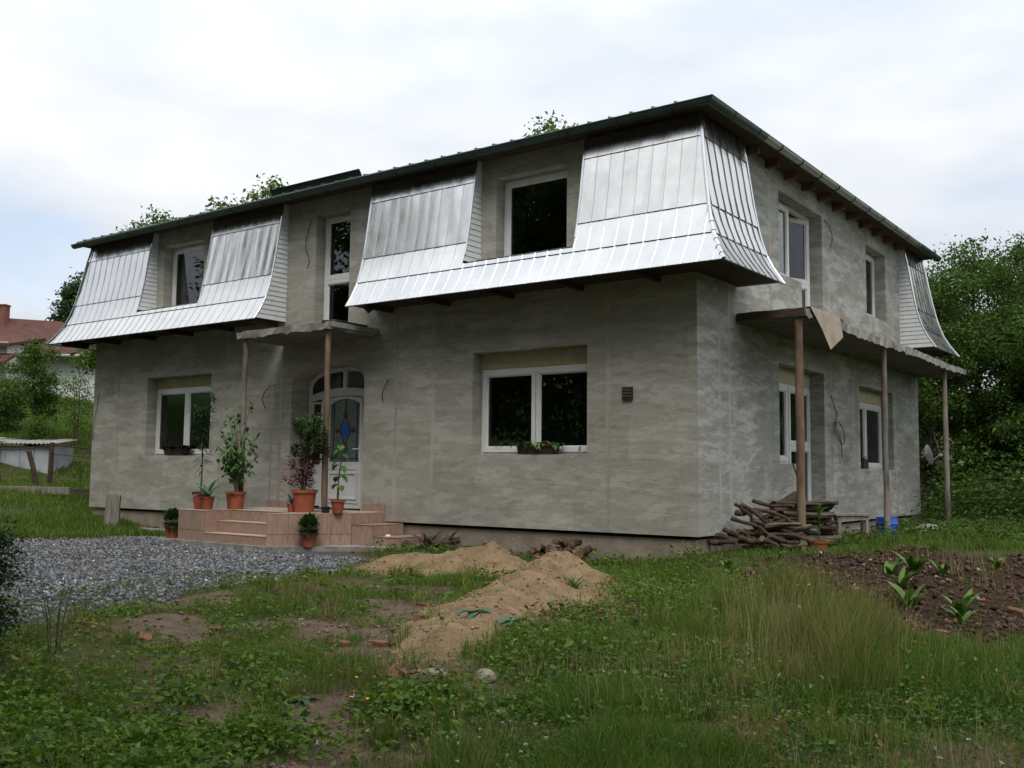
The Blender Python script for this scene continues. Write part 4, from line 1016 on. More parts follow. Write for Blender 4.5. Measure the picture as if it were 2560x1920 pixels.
mb.build('leaves', M['pl_green'], t)
def ballshrub(label, loc, s, seed):
    t = thing('potted_shrub', label, 'potted plant', loc, 0, GP); pot(t, .085*s, .115*s, .2*s); r = random.Random(seed); mb = MB()
    for k in range(1500):
        d = Vector((r.gauss(0,1),r.gauss(0,1),r.gauss(0,1))).normalized(); q = d*(.05+.10*r.random()**.5)*s*(1+.25*math.sin(d.x*5+seed)*math.cos(d.z*4)); mb.leaf((q.x,q.y,.30*s+q.z*1.05), tuple(d+Vector((0,0,.4))), .055*s, .024*s, .2, 2)
    mb.build('leaves', M['pl_dark'], t)
    mb = MB(); mb.tube([(0,0,.15*s),(0,0,.34*s)], .012, 5); mb.build('stem', M['stem'], t)
ballshrub('round clipped shrub in a pot beside the left end of the steps', (-10.02,-1.42,gz(-10.02,-1.42)+.045), 1.12, 2)
ballshrub('round clipped shrub in a pot on the ledge before the tiled block', (-6.16,-1.56,-.364), 1.08, 3)
mb = MB(); mb.tube([(0,0,0),(0,0,.06)], [.28,.26], 9); tag(mb.build('stone_slab', M['stone'], None, (-10.02,-1.42,gz(-10.02,-1.42)-.015)), 'flat grey stone under the shrub pot left of the steps', 'stone')
# window boxes
def windowbox(label, T, u, w, z, L, kinds, seed, n=120):
    t = thing('window_box', label, 'planter', T(u, w, z)); r = random.Random(seed)
    T0 = (lambda a, b, c: (a, b, c)) if T is TF else (lambda a, b, c: (-b, a, c))
    mb = MB(T0); mb.add([(-L/2+.02,-.06,0),(L/2-.02,-.06,0),(L/2-.02,.06,0),(-L/2+.02,.06,0),(-L/2,-.08,.13),(L/2,-.08,.13),(L/2,.08,.13),(-L/2,.08,.13)], [(3,2,1,0),(0,1,5,4),(1,2,6,5),(2,3,7,6),(3,0,4,7),(4,5,6,7)]); mb.box(-L/2-.01, L/2+.01, -.09, .09, .125, .145); mb.build('trough', M['brown_plastic'], t)
    for kname, mat, u0, u1, cnt, ln, wd, up, dr in kinds:
        mb = MB(T0)
        for k in range(cnt): mb.leaf((r.uniform(u0,u1), r.uniform(-.05,.05), .14+r.uniform(-.02,.05)), rdir(r, up), ln*r.uniform(.6,1.15), wd, dr)
        mb.build(kname, M[mat], t)
windowbox('brown window box with spider plant and trailing greens on the big window', TF, -2.78, .09, 1.156, .72, [('spider_plant','pl_yellow',-.1,.1,34,.26,.022,.7,1.0),('trailing_leaves','pl_green',.0,.42,70,.12,.05,.2,1.0),('fern_leaves','pl_dark',-.5,-.1,70,.17,.035,.5,.9)], 5)
windowbox('window box of dark purple foliage on the left ground-floor window', TF, -12.15, .10, 1.156, .66, [('purple_leaves','pl_purple',-.42,.42,260,.13,.07,.5,.6),('pale_flowers','petal',-.1,.25,14,.05,.035,.9,.3),('green_leaves','pl_green',-.1,.2,22,.09,.03,.9,.3)], 6)
t = thing('window_box', 'small dark pot of wilted stalks on the side window sill', 'planter', (-.12, 7.75, 1.006)); mb = MB(); mb.box(-.08,.08,-.16,.16,0,.2); mb.build('trough', M['brown_plastic'], t); mb = MB()
for k in range(18): mb.leaf((r.uniform(-.06,.06),r.uniform(-.14,.14),.19), rdir(r,.8), r.uniform(.1,.25), .02, .7)
mb.build('stalks', M['pl_purple'], t)
t = thing('indoor_pot', 'orange pot with green plant behind the glass of the big window', 'potted plant', (-2.15, .44, 1.16)); pot(t, .1, .14, .12); mb = MB()
for k in range(60): mb.leaf((r.uniform(-.1,.1),r.uniform(-.06,.06),.1), rdir(r,.7), r.uniform(.1,.3), .03, .9)
mb.build('leaves', M['pl_green'], t)
t = thing('indoor_pot', 'trailing house plant behind the left pane of the big window', 'potted plant', (-3.45, .44, 1.16)); pot(t, .09, .13, .12); mb = MB()
for k in range(90): mb.leaf((r.uniform(-.25,.25),r.uniform(-.06,.06),.12+r.uniform(0,.15)), rdir(r,.5), r.uniform(.1,.25), .035, .9)
mb.build('leaves', M['pl_green'], t)
mb = MB(); mb.box(-4.03,-1.83,.36,.62,1.12,1.155); mb.build('inner_sill', M['pvc'], house)
# potted plant near the woodpile
zz = gz(1.45,.72); t = thing('potted_plant', 'upright leafy plant in a faded terracotta pot before the woodpile', 'potted plant', (1.45,.72,zz-.01)); pot(t, .085, .115, .2); mb = MB()
for k in range(26): mb.leaf((r.uniform(-.02,.02),r.uniform(-.02,.02),.18+k*.018), rdir(r,.8), r.uniform(.16,.24), .035, .5, 4)
mb.build('leaves', M['pl_green'], t); mb = MB(); mb.tube([(0,0,.15),(0,0,.7)], .01, 5); mb.build('stem', M['stem'], t)

# ------------------------------------------------------------------ firewood
def log_mesh(L, r0, seed, mat='log', n=9, split=False):
    r = random.Random(seed); mb = MB(); P = []; Rr = []
    for k in range(5):
        P.append(((k/4-.5)*L, r.uniform(-.02,.02)*L, r.uniform(-.02,.02)*L)); Rr.append(r0*r.uniform(.88,1.1))
    mb.tube(P, Rr, n, True, 1)
    jit = {}
    for i, v in enumerate(mb.v):
        k = (round(v[0],3), round(v[1],3), round(v[2],3))
        if k not in jit: jit[k] = (r.uniform(-.1,.1)*r0, r.uniform(-.15,.15)*r0, r.uniform(-.15,.15)*r0)
        mb.v[i] = tuple(a+b for a, b in zip(v, jit[k]))
        if split and mb.v[i][2] > r0*.25: mb.v[i] = (mb.v[i][0], mb.v[i][1], r0*.25+r.uniform(-.1,.1)*r0)
    return mb.mesh('log', [M[mat], M['log_end']])
logs = [log_mesh(.42, .058, k, split=(k % 3 == 0)) for k in range(8)]
def logpile(spots, label, group, rz0, spread=.25, seed=0):
    r = random.Random(seed)
    for (x, y, z, s) in spots:
        o = inst('log', logs[r.randrange(8)], None, (x,y,z), (r.uniform(-3,3), r.uniform(-.15,.15), rz0+r.uniform(-spread,spread)), (r.uniform(.85,1.15), s, s)); tag(o, label, 'log', group)
vd = math.atan2(12.4, -8)          # logs lie end-on to the camera
sp = []
rr = random.Random(12)
for row, (xa, xb, n_) in enumerate(((-2.95,-1.55,13),(-2.55,-1.6,8),(-2.2,-1.75,4))):
    for k in range(n_): sp.append((xa+(xb-xa)*(k+.5)/n_+rr.uniform(-.02,.02), -.36+rr.uniform(-.05,.05), gz((xa+xb)/2,-.36)+.055+row*.098+rr.uniform(-.015,.015), rr.uniform(.8,1.15)))
logpile(sp, 'short split log in the low pile under the big window', 'logs piled under the big window', vd, .35, 5)
logpile([(-5.12,-.42,gz(-5.1,-.4)+.08,1.5),(-4.78,-.35,gz(-4.8,-.4)+.06,1.1),(-4.15,-.33,gz(-4.1,-.4)+.08,1.1),(-3.95,-.36,gz(-4,-.4)+.06,1.0),(-3.68,-.3,gz(-3.7,-.3)+.1,1.3),(-3.45,-.3,gz(-3.5,-.3)+.06,.9),(-4.3,-.3,gz(-4.3,-.3)+.16,1.0)], 'loose log lying along the plinth just right of the steps', 'logs beside the steps', .4, .7, 6)
t = thing('brushwood', 'dark tangle of twigs heaped against the plinth right of the steps', 'twigs', (-4.5,-.3,gz(-4.5,-.3))); mb = MB(); r = random.Random(9)
for k in range(60):
    a = r.uniform(0,6.28); p = Vector((r.uniform(-.25,.25),r.uniform(-.1,.1),r.uniform(0,.18))); q = p+Vector((math.cos(a)*.3,math.sin(a)*.12,r.uniform(-.02,.25))); mb.tube([tuple(p),tuple((p+q)/2+Vector((0,0,.03))),tuple(q)], [.012,.008,.003], 4)
tag(mb.build('twigs', M['bark'], t), kind='stuff')
# the big pile beside the corner: planks and split boards stacked across, crooked limbs leaning in front
cr2 = math.atan2(.59, .80)
r = random.Random(21); plm = []
for k in range(7):
    mb = MB(); L = .5; 
    prof_ = [(-.07,-.02),(.0,-.035),(.075,-.02),(.08,.015),(.0,.03),(-.075,.012)]; V = []
    for i in range(5):
        x = (i/4-.5)*L*2
        for (a, b) in prof_: V.append((x+r.uniform(-.03,.03)*(i in (0,4)), a*r.uniform(.8,1.2)+.01*math.sin(x*5+k), b*r.uniform(.7,1.3)+.015*math.sin(x*3+k)))
    mb.add(V, [(i*6+j,i*6+(j+1)%6,(i+1)*6+(j+1)%6,(i+1)*6+j) for i in range(4) for j in range(6)]+[tuple(range(6))[::-1], tuple(range(24,30))])
    plm.append(mb.mesh('slab_wood', M['plank']))
zb = gz(.75,2.0)
for lay in range(10):
    for k in range(4 if lay < 7 else 3):
        o = inst('split_board', plm[r.randrange(7)], None, (.70+.16*k*.59*-1+r.uniform(-.12,.12)+.18, 1.75+k*.17*.8+r.uniform(-.06,.06), zb+.05+lay*.068+r.uniform(-.01,.01)), (r.uniform(-.25,.25), r.uniform(-.06,.06), cr2+r.uniform(-.18,.18)), (r.uniform(.62,.9), r.uniform(.8,1.2), r.uniform(.8,1.3)))
        tag(o, 'rough split board in the stack behind the rusty post', 'board', 'boards stacked beside the house corner')
for k in range(26):
    o = inst('split_board', plm[r.randrange(7)], None, (r.uniform(.32,1.0), r.uniform(1.0,1.5), zb+.04+r.random()**1.5*.38), (r.uniform(-.6,.6), r.uniform(-.3,.3), cr2+r.uniform(-.5,.5)), (r.uniform(.35,.7), r.uniform(.6,1.0), r.uniform(.8,1.4)))
    tag(o, 'dark split piece tumbled at the left foot of the board stack', 'board', 'split pieces tumbled beside the board stack')
for k, (x, y, z, L, a, e_, rad) in enumerate(((.42,.95,.12,.75,1.2,.75,.05),(.55,1.0,.16,.8,.9,.55,.055),(.30,.85,.0,.6,.4,.3,.06),(.62,.9,.0,.7,-.3,.25,.05),(.8,.95,.02,.7,.2,.12,.06),(.35,1.25,.2,.9,1.0,.45,.04),(.98,1.0,.03,.9,-.5,.2,.035),(.22,.62,-.02,.5,.3,.1,.07),(.5,.75,-.03,.55,.9,.05,.07),(.75,.75,-.02,.5,1.4,.08,.075),(.28,1.05,.22,.35,.2,.1,.075),(.45,.8,.1,.6,.5,.5,.05),(.66,1.15,.2,.7,.2,.3,.05),(.38,.72,.02,.5,1.3,.2,.06),(.9,.85,-.02,.5,.6,.15,.06),(.6,1.25,.3,.6,.1,.15,.05),(.15,.45,-.05,.45,.1,.1,.07),(.7,.62,-.04,.5,-.4,.1,.06))):
    mb = MB(); P = []; Rr = []; rl = random.Random(40+k)
    for i in range(7):
        t_ = i/6-.5; P.append((t_*L*math.cos(a)+rl.uniform(-.03,.03), t_*L*math.sin(a)*.6+rl.uniform(-.03,.03), -t_*L*math.tan(e_)*.8+.025*math.sin(i*.9+k))); Rr.append(rad*(1.1-.35*i/6))
    Rr = [q*.55 for q in Rr]; mb.tube(P, Rr, 8, True, 1); o = mb.build('crooked_limb', [M['log'], M['log_end']], None, (x, y, zb+.20+z*1.5), smooth=True)
    tag(o, 'crooked bark-covered limb heaped in front of the stacked boards', 'log', 'limbs heaped beside the house corner')
mb = MB(); mb.prism([(-.2,0),(.22,0),(.05,.16)], -.03, .03); tag(mb.build('wood_wedge', M['plank'], None, (.62,1.9,zb+.68), smooth=False), 'triangular wood offcut on top of the stacked boards', 'board').rotation_euler = (0,0,cr2)
mb = MB(); mb.tube([(0,0,0),(-.3,.1,.75)], .016, 6); tag(mb.build('wood_stick', M['bark'], None, (.80,2.2,zb+.5)), 'thin dark stick leaning out of the board stack', 'stick')
mb = MB(); mb.tube([(-.35,0,.02),(0,0,.03),(.4,0,.02)], .035, 7); tag(mb.build('fallen_board', M['log'], None, (.05,-.35,gz(.05,-.35))), 'dark length of wood lying at the foot of the near corner', 'log')
# stool, barrel, rubble
t = thing('wooden_stool', 'low rough wooden stool against the side wall', 'stool', (.72,4.35,gz(.72,4.35)), cr2)
mb = MB(); mb.box(-.30,.30,-.16,.16,.40,.435); mb.build('seat', M['oldwood'], t)
for sx in (-.23,.23):
    for sy in (-.11,.11): mb = MB(); mb.box(sx-.025,sx+.025,sy-.025,sy+.025,-.05,.40); mb.build('leg', M['oldwood'], t)
mb = MB(); mb.box(-.2,.2,-.14,-.125,.33,.398); mb.build('apron', M['oldwood'], t)
zz = gz(.95,6.3); t = thing('plastic_barrel', 'bright blue plastic barrel half hidden by a post and weeds', 'barrel', (.84,6.0,-.36)); t.scale = (.72,.72,.78)
mb = MB(); mb.lathe([(0,0),(.24,0),(.27,.06),(.26,.2),(.275,.22),(.26,.24),(.262,.45),(.28,.47),(.26,.5),(.25,.62),(.2,.62),(.19,.58),(0,.56)], 24); mb.build('body', M['blue'], t, smooth=True)
def rock(label, x, y, s, seed, mat='stone', z=None, cat='stone', grp=None, squash=.6):
    mb = MB(); r = random.Random(seed); n, m = 9, 6
    for i in range(m+1):
        for k in range(n):
            th = math.pi*i/m; ph = 2*math.pi*k/n; q = 1+.22*math.sin(ph*2+seed)+r.uniform(-.1,.1)*(0 < i < m)
            mb.v.append((s*q*math.sin(th)*math.cos(ph), s*q*math.sin(th)*math.sin(ph)*.8, s*squash*math.cos(th)))
    for i in range(m):
        for k in range(n): mb.f.append([i*n+k, (i+1)*n+k, (i+1)*n+(k+1)%n, i*n+(k+1)%n]); mb.m.append(0)
    o = mb.build('stone', M[mat], None, (x, y, (gz(x,y) if z is None else z)+s*squash*.35)); return tag(o, label, cat, grp)
rock('pale rock beside the blue barrel', 1.55, 6.1, .22, 1)
rock('flat pale stone on the bare path before the sand', 1.76, -7.6, .10, 2, squash=.25)
rock('rounded brown rock in the grass right of the flat stone', 2.1, -7.5, .09, 3, 'oldwood')
rock('dark clod of earth at the near edge of the gravel', -2.75, -6.95, .09, 4, 'soil')
rock('small brown clod at the right edge of the gravel', -2.75, -4.9, .09, 5, 'log')
rock('white rag lying on the soil bank before the woodpile', 1.68, .12, .085, 6, 'white', cat='rag', squash=.45)
rock('small white stone on the lowest right tiled step', -5.35, -.55, .05, 7, 'white', z=-.215)
rock('large rust-brown stone half buried in weeds at the bottom left', 1.0, -9.75, .09, 8, 'brick')
def bat(label, x, y, rz, s=1, tilt=.1):
    mb = MB(); r = random.Random(int(x*100)); mb.box(-.085*s,.085*s,-.045,.045,0,.045)
    mb.v = [(a+r.uniform(-.012,.012), b+r.uniform(-.012,.012), c+r.uniform(-.01,.01)) for a, b, c in mb.v]
    o = mb.build('brick', M['brick'], None, (x, y, gz(x,y)-.016)); o.rotation_euler = (tilt, tilt*.6, rz); return tag(o, label, 'brick', 'bricks lying on the yard')
bat('whole brick on the bare patch left of the sand heap', .43, -7.2, .3)
bat('broken brick lying in the left weeds', -1.31, -7.77, 1.2, .7, .4); bat('orange brick fragment at the edge of the bare patch', -1.02, -7.27, .5, .6)
bat('half brick at the edge of the path by flat leaves', .72, -7.05, .1, .6); bat('brick lying against the sand heap foot', .1, -5.9, 1.9, .8, .3)
bat('brick on the right soil bank', 4.39, -2.34, .4, .8, .3); bat('brick chip at the foot of the soil bank', 4.05, -3.71, 1.0, .6); bat('dull brick by the rotten wood scraps', 1.47, -7.72, .6, .7, .3)
bat('brick piece in the grass left of the sand', -.35, -5.35, .9, .7)
# rotten wood scraps on the path
t = thing('rotten_wood', 'reddish rotten wood scraps scattered on the path before the sand', 'wood scraps', (1.29,-7.75,gz(1.29,-7.75))); mb = MB(); r = random.Random(77)
for k in range(46):
    a = r.uniform(0,3.1); x, y = r.gauss(0,.22), r.gauss(0,.07); L = r.uniform(.04,.13); x, y = x*.85-y*.3, x*.45+y
    mb.tube([(x-L*math.cos(a),y-L*math.sin(a),r.uniform(.0,.04)),(x+L*math.cos(a),y+L*math.sin(a),r.uniform(.0,.05))], r.uniform(.008,.02), 5)
tag(mb.build('scraps', M['rafter'], t), kind='stuff')
# weathered stub post near the left corner
mb = MB(); P = [(0,0,-.1),(0,0,.2),(.01,0,.45),(.01,.01,.72)]; mb.tube(P, [.17,.16,.15,.155], 11); r = random.Random(2)
mb.v = [(a*(1+.12*math.sin(b*40)), b, c) for a, b, c in mb.v]
tag(mb.build('stub_post', M['oldwood'], None, (-13.25,-.62,gz(-13.25,-.62)-.05)), 'thick weathered stub post standing before the left wall', 'post')
mb = MB(); mb.tube([(-1.1,0,.05),(0,0,.06),(1.3,.05,.04)], .05, 7); tag(mb.build('timber_pole', M['oldwood'], None, (-12.0,-.35,gz(-12,-.35))), 'grey pole lying along the plinth left of the steps', 'pole')
rock('dark stone leaning on the plinth behind the pole', -12.35, -.18, .13, 11, 'soil'); rock('brown stone on the ground before the left plinth', -12.75, -.2, .10, 12, 'brick'); rock('pale stone near the shrub pot at the plinth', -11.45, -.25, .09, 13, 'stone')
# satellite dish at the rear corner
t = thing('satellite_dish', 'white satellite dish on the far rear corner of the house', 'satellite dish', (.12,11.8,1.36)); mb = MB(); mb.lathe([(0,0),(.08,.01),(.16,.03),(.23,.07),(.24,.066),(.16,.022),(0,-.012)], 20); o = mb.build('reflector', M['pvc'], t, smooth=True); o.rotation_euler = (R(78),0,R(122)); mb = MB(); mb.tube([(0,0,0),(-.12,-.0,-.05)], .02, 6); mb.tube([(0,0,-.25),(.25,.1,.0)], .01, 5); mb.build('arm', M['shed'], t); mb = MB(); mb.tube([(.25,.1,0),(.33,.13,.0)], .035, 8); mb.build('receiver', M['shed'], t)

# ------------------------------------------------------------------ sand heaps
SA = [(-.2,-3.15,.42,.85),(.15,-4.1,.33,.85),(.55,-5.1,.28,.8),(.92,-6.05,.20,.75),(1.2,-6.75,.12,.62),(.12,-2.9,.24,.95)]
SB = [(-2.05,-2.05,.33,.75),(-2.5,-2.35,.28,.75),(-3.1,-2.75,.21,.75),(-1.8,-2.35,.2,.5)]
def heap(x, y, pts, seed):
    h = np.zeros(np.shape(x))
    for i in range(len(pts)):
        a, b, hh, r = pts[i]; d = np.hypot(x-a, y-b)/r; h = np.maximum(h, hh*np.clip(1.12*np.exp(-(d/.66)**1.5)-.06, -.1, 1))
    for (a, b) in zip(pts[:-1], pts[1:]):
        if len(pts) == 6 and b is pts[-1]: continue
        for t in (.33, .66):
            px, py, hh, r = [p*(1-t)+q*t for p, q in zip(a, b)]; d = np.hypot(x-px, y-py)/r; h = np.maximum(h, hh*np.clip(1.12*np.exp(-(d/.62)**1.7)-.06, -.1, 1))
    return h+(fbm(x*2.2, y*2.2, seed, 4)-.5)*.18*sst(0, .12, h)-.05*sst(.62,.75,fbm(x*3.3, y*3.3, seed+9, 2))*sst(.05,.15,h)+(fbm(x*9, y*9, seed+5, 3)-.5)*.05*sst(0, .08, h)
def sandh(x, y): return np.maximum(heap(x, y, SA, 301), heap(x, y, SB, 302))
def surf(x, y): return height(x, y)+np.maximum(sandh(x, y)-.02, 0)
def make_heap(pts, seed, label):
    xs = np.arange(min(p[0]-p[3] for p in pts)-.2, max(p[0]+p[3] for p in pts)+.2, .045); ys = np.arange(min(p[1]-p[3] for p in pts)-.2, max(p[1]+p[3] for p in pts)+.2, .045)
    X, Y = np.meshgrid(xs, ys); x = X.ravel(); y = Y.ravel(); h = heap(x, y, pts, seed); z = height(x, y)+h-.025
    nx = len(xs); i = (np.arange(len(ys)-1)[:, None]*nx+np.arange(nx-1)[None]).ravel(); F = np.stack([i, i+1, i+nx+1, i+nx], 1)
    F = F[(h[F] > .008).any(1)]
    o = link(bpy.data.objects.new('sand_heap', npmesh('sand_heap', np.stack([x, y, z], 1), [F], M['sand'], None, True))); tag(o, label, 'sand heap', 'sand heaps in the yard')
make_heap(SA, 301, 'tall near sand heap running down towards the path'); make_heap(SB, 302, 'long low sand heap closer to the tiled steps')

# ------------------------------------------------------------------ foliage builders
def rng(seed): return np.random.RandomState(seed)
def leaf_arrays(b, d, L, W, r, fold=.25):
    """b (n,3) base, d (n,3) unit direction -> rhombic folded leaves"""
    n = len(b); up = r.normal(size=(n,3)); up[:, 2] += .6
    s = np.cross(d, up); s /= np.linalg.norm(s, axis=1, keepdims=True)+1e-9; nn = np.cross(s, d)
    L = L[:, None]; W = W[:, None]
    V = np.stack([b, b+d*L*.45-s*W*.5+nn*W*fold, b+d*L-np.array([[0,0,1.]])*L*.12, b+d*L*.45+s*W*.5+nn*W*fold], 1)
    i = np.arange(n)[:, None]*4
    return V.reshape(-1, 3), np.concatenate([i+np.array([[0,1,2]]), i+np.array([[0,2,3]])])
def rand_dirs(n, r, up=0., flat=1.):
    d = r.normal(size=(n,3)); d[:, 2] = d[:, 2]*flat+up; return d/(np.linalg.norm(d, axis=1, keepdims=True)+1e-9)
def leaf_cols(n, r, c1, c2, jit=.25):
    t = r.rand(n)[:, None]; c = np.array(c1)[None]*(1-t)+np.array(c2)[None]*t; return c*(1+r.uniform(-jit, jit, (n,1)))
def tree_meshes(seed, H, cr_, base, nleaf, lsize, c1, c2, tr=.12, limbs=13, shape=1.0, conic=0.0, clump=.42, droop=-.15):
    r = rng(seed); mb = MB(); P = []; lean = r.uniform(-.05,.05,2)*H
    for k in range(8):
        t = k/7; P.append((lean[0]*t+r.uniform(-.03,.03)*H*.3*t, lean[1]*t+r.uniform(-.03,.03)*H*.3*t, H*.9*t-.25*(k == 0)))
    mb.tube(P, [tr*(1.25-t*1.1) for t in np.linspace(0,1,8)], 8)
    def trunk_at(z):
        t = min(max(z/(H*.9), 0), 1)*7; i = min(int(t), 6); f = t-i; return np.array(P[i])*(1-f)+np.array(P[i+1])*f
    C = []; Wt = []
    for k in range(limbs):
        z0 = base*.75+(H*.86-base*.75)*((k+.5)/limbs)**.95; t = (z0-base*.75)/(H-base*.75)
        env = cr_*((1-conic)*math.sqrt(max(.06, 1-((t-.42)/.62)**2))+conic*(1.05-t))
        a = k*2.399+r.uniform(-.5,.5); L = env*r.uniform(.75,1.12); p0 = trunk_at(z0); el = r.uniform(.1,.7)*(1-conic*.8)
        pts = [p0]
        for q in (1,2,3,4): f = q/4; pts.append(p0+np.array([math.cos(a+r.uniform(-.15,.15))*L*f, math.sin(a+r.uniform(-.15,.15))*L*f, L*el*f**.8+(droop*L*f*f)]))
        mb.tube([tuple(p) for p in pts], [tr*.42*(1-.85*q/4)*(1.1-.6*t) for q in range(5)], 5)
        for q in range(6):
            f = r.uniform(.35,1.0); i = min(int(f*4), 3); b = pts[i]+(pts[i+1]-pts[i])*(f*4-i); d = rand_dirs(1, r, .25)[0]*env*r.uniform(.22,.45); e2 = b+d
            mb.tube([tuple(b), tuple((b+e2)/2+r.uniform(-.05,.05,3)), tuple(e2)], [tr*.13, tr*.09, tr*.03], 4)
            C += [e2, b+d*.6, b+d*1.25]; Wt += [1,.8,.7]
        C.append(pts[-1]); Wt.append(1)
    top = trunk_at(H*.9)
    for q in range(7): C.append(top+np.array([r.normal()*cr_*.14, r.normal()*cr_*.14, r.uniform(-.1,.05)*H])); Wt.append(.9)
    C = np.array(C); Wt = np.array(Wt)/np.sum(Wt); idx = r.choice(len(C), nleaf, p=Wt)
    rad = clump*r.uniform(.6,1.4,len(C))[idx]; off = np.clip(r.normal(size=(nleaf,3)), -1.7, 1.7)*rad[:, None]*.55*np.array([[1,1,.75]])
    b = C[idx]+off; d = rand_dirs(nleaf, r, -.25, .8); L = lsize*r.uniform(.6,1.3,nleaf)
    V, F = leaf_arrays(b, d, L, L*.55, r)
    cc = leaf_cols(nleaf, r, c1, c2)*(.75+.5*r.rand(len(C)))[idx][:, None]
    crown = npmesh('crown', V, [F], M['leaf'], np.repeat(cc, 4, 0)); trunk = mb.mesh('trunk', M['bark']); shade(trunk)
    return trunk, crown
def tree(label, meshes, x, y, z=None, rz=0, s=1, name='tree', cat='tree', group=None):
    t = thing(name, label, cat, (x, y, (gz(x,y) if z is None else z)-.05), rz, group); inst('trunk', meshes[0], t); inst('crown', meshes[1], t); t.scale = (s,)*3; return t
G1, G2 = (.045,.10,.014), (.11,.185,.03)
D1, D2 = (.034,.075,.013), (.085,.145,.026)
mA = tree_meshes(1, 8.2, 2.5, 1.6, 36000, .115, D1, D2, .16, 17, clump=.55)
mB = tree_meshes(2, 7.8, 2.2, 1.2, 32000, .115, D1, D2, .14, 17, clump=.5)
mC = tree_meshes(3, 6.2, 2.0, .7, 40000, .11, D1, D2, .12, 15, clump=.5)
GR = 'dense trees right of the house'
tree('tall broad tree whose top stands highest right of the house', mA, .25, 17.0, s=.87, group=GR)
tree('bright green tree close behind the far corner of the side wall', mB, -.75, 15.4, rz=1.1, s=.86, group=GR)
tree('tree at the right picture edge reaching almost as high as its neighbour', mB, 2.35, 19.0, rz=2.2, s=.86, group=GR)
tree('low leafy tree in front of the right tree row', mC, 2.3, 15.2, rz=.6, s=.85, group=GR)
tree('dark tree filling the gap behind the right tree row', mC, .9, 22.5, rz=3.0, s=1.05, group=GR)
tree('tree peeping out between the house corner and the tall broad tree', mA, -2.6, 21.5, rz=4.0, s=.74, group=GR)
tree('dark undershrub tree at the right edge behind the last post', mC, 3.4, 17.0, rz=5.0, s=.9, group=GR)
RX, RY = math.cos(YAW), -math.sin(YAW); FX, FY = math.sin(YAW), math.cos(YAW)
def BG(u, d): return (CAM[0]+RX*u+FX*d, CAM[1]+RY*u+FY*d)
# behind the house
mD = tree_meshes(5, 8.6, 1.3, 2.5, 26000, .15, G1, G2, .14, 13, clump=.5)
mE = tree_meshes(6, 9.5, 1.2, 3.0, 18000, .14, D1, G2, .13, 14, conic=.6, clump=.4)
GB = 'trees whose tops show above the roof'
tree('leftmost treetop showing above the roof edge', mD, -24.95, 7.3, rz=0, s=.99, group=GB)
tree('rounded treetop above the roof over the left upper window', mD, -23.9, 8.2, rz=2, s=1.04, group=GB)
tree('pointed treetop above the roof left of the raised flashing', mE, -21.5, 9.5, rz=1, s=1.17, group=GB)
tree('second pointed treetop right beside the raised flashing', mE, -20.8, 10.3, rz=3, s=1.12, group=GB)
tree('treetop above the roof between the two pointed ones and the rounded one', mD, -22.6, 8.9, rz=4, s=1.14, group=GB)
mF = tree_meshes(8, 12.6, 2.0, 7.5, 22000, .17, G1, G2, .2, 12, clump=.5)
x_, y_ = -13.0, 15.4; tree('leafy treetop rising above the middle of the roof', mF, x_, y_, s=(13.45-gz(x_,y_))/12.4, group=GB)
# conifer, left middle distance
mG = tree_meshes(9, 7, 2.7, .8, 18000, .22, (.02,.045,.018), (.04,.075,.028), .14, 20, conic=.85, clump=.45)
x_, y_ = -49.6, 19.9; tree('distant dark conifer between the red roof and the metal skirt', mG, x_, y_, gz(x_,y_)-.5, s=(12.4-gz(x_,y_)+.5)/6.6)
# left garden trees
mH = tree_meshes(10, 3.5, .85, 1.1, 7000, .10, D1, G2, .07, 12, clump=.32)
mI = tree_meshes(11, 3.2, .7, .9, 900, .09, G1, G2, .04, 12, clump=.25)
mJ = tree_meshes(12, 2.0, .7, .3, 5000, .09, D1, G2, .05, 11, clump=.3)
GLf = 'garden trees in front of the white neighbour house'
p = BG(-15.7,33); tree('dark leafy garden tree before the white neighbour house', mH, *p, s=.92, group=GLf)
p = BG(-17.0,33); tree('low garden tree at the left picture edge behind the shed', mJ, *p, s=.9, group=GLf)
p = BG(-14.55,33.5); tree('thin nearly bare sapling before the white wall', mI, *p, s=.82, group=GLf)
p = BG(-14.1,32.5); tree('slim leafy sapling next to the house corner', mI, *p, rz=2, s=.85, group=GLf)
p = BG(-14.6,31); tree('small bushy sapling behind the wire fence', mJ, *p, rz=1, s=.62, group=GLf)
p = BG(-17.1,34); tree('bushy tree left of the dark leafy garden tree', mJ, *p, rz=3, s=.85, group=GLf)
# tall trees standing behind the camera; the window panes and the sheet metal mirror them
mK = tree_meshes(13, 16, 4.2, 3.0, 24000, .24, D1, G2, .35, 20, clump=.9)
GC = 'tall trees facing the house front'
for x, y, s_, rz, lab in ((-21,-20,1.12,0,'tall tree opposite the left end of the house'),(-13.5,-20,1.18,1,'tall tree opposite the left ground-floor window'),(-6.5,-20.5,1.17,2,'tall tree opposite the front door'),(.5,-19.5,1.2,3,'tall tree opposite the big window'),(7.5,-20.5,1.15,4,'tall tree opposite the near house corner'),(14.5,-18,1.2,5,'tall tree opposite the soil bank'),(-28.5,-18,1.2,1.5,'tall tree opposite the grassy slope')):
    tree(lab, mK, x, y, rz=rz, s=s_, group=GC)
mU = tree_meshes(15, 6.5, 3.4, .2, 6000, .26, D1, D2, .14, 16, clump=.8)  # unseen low trees, added to darken what the window panes mirror
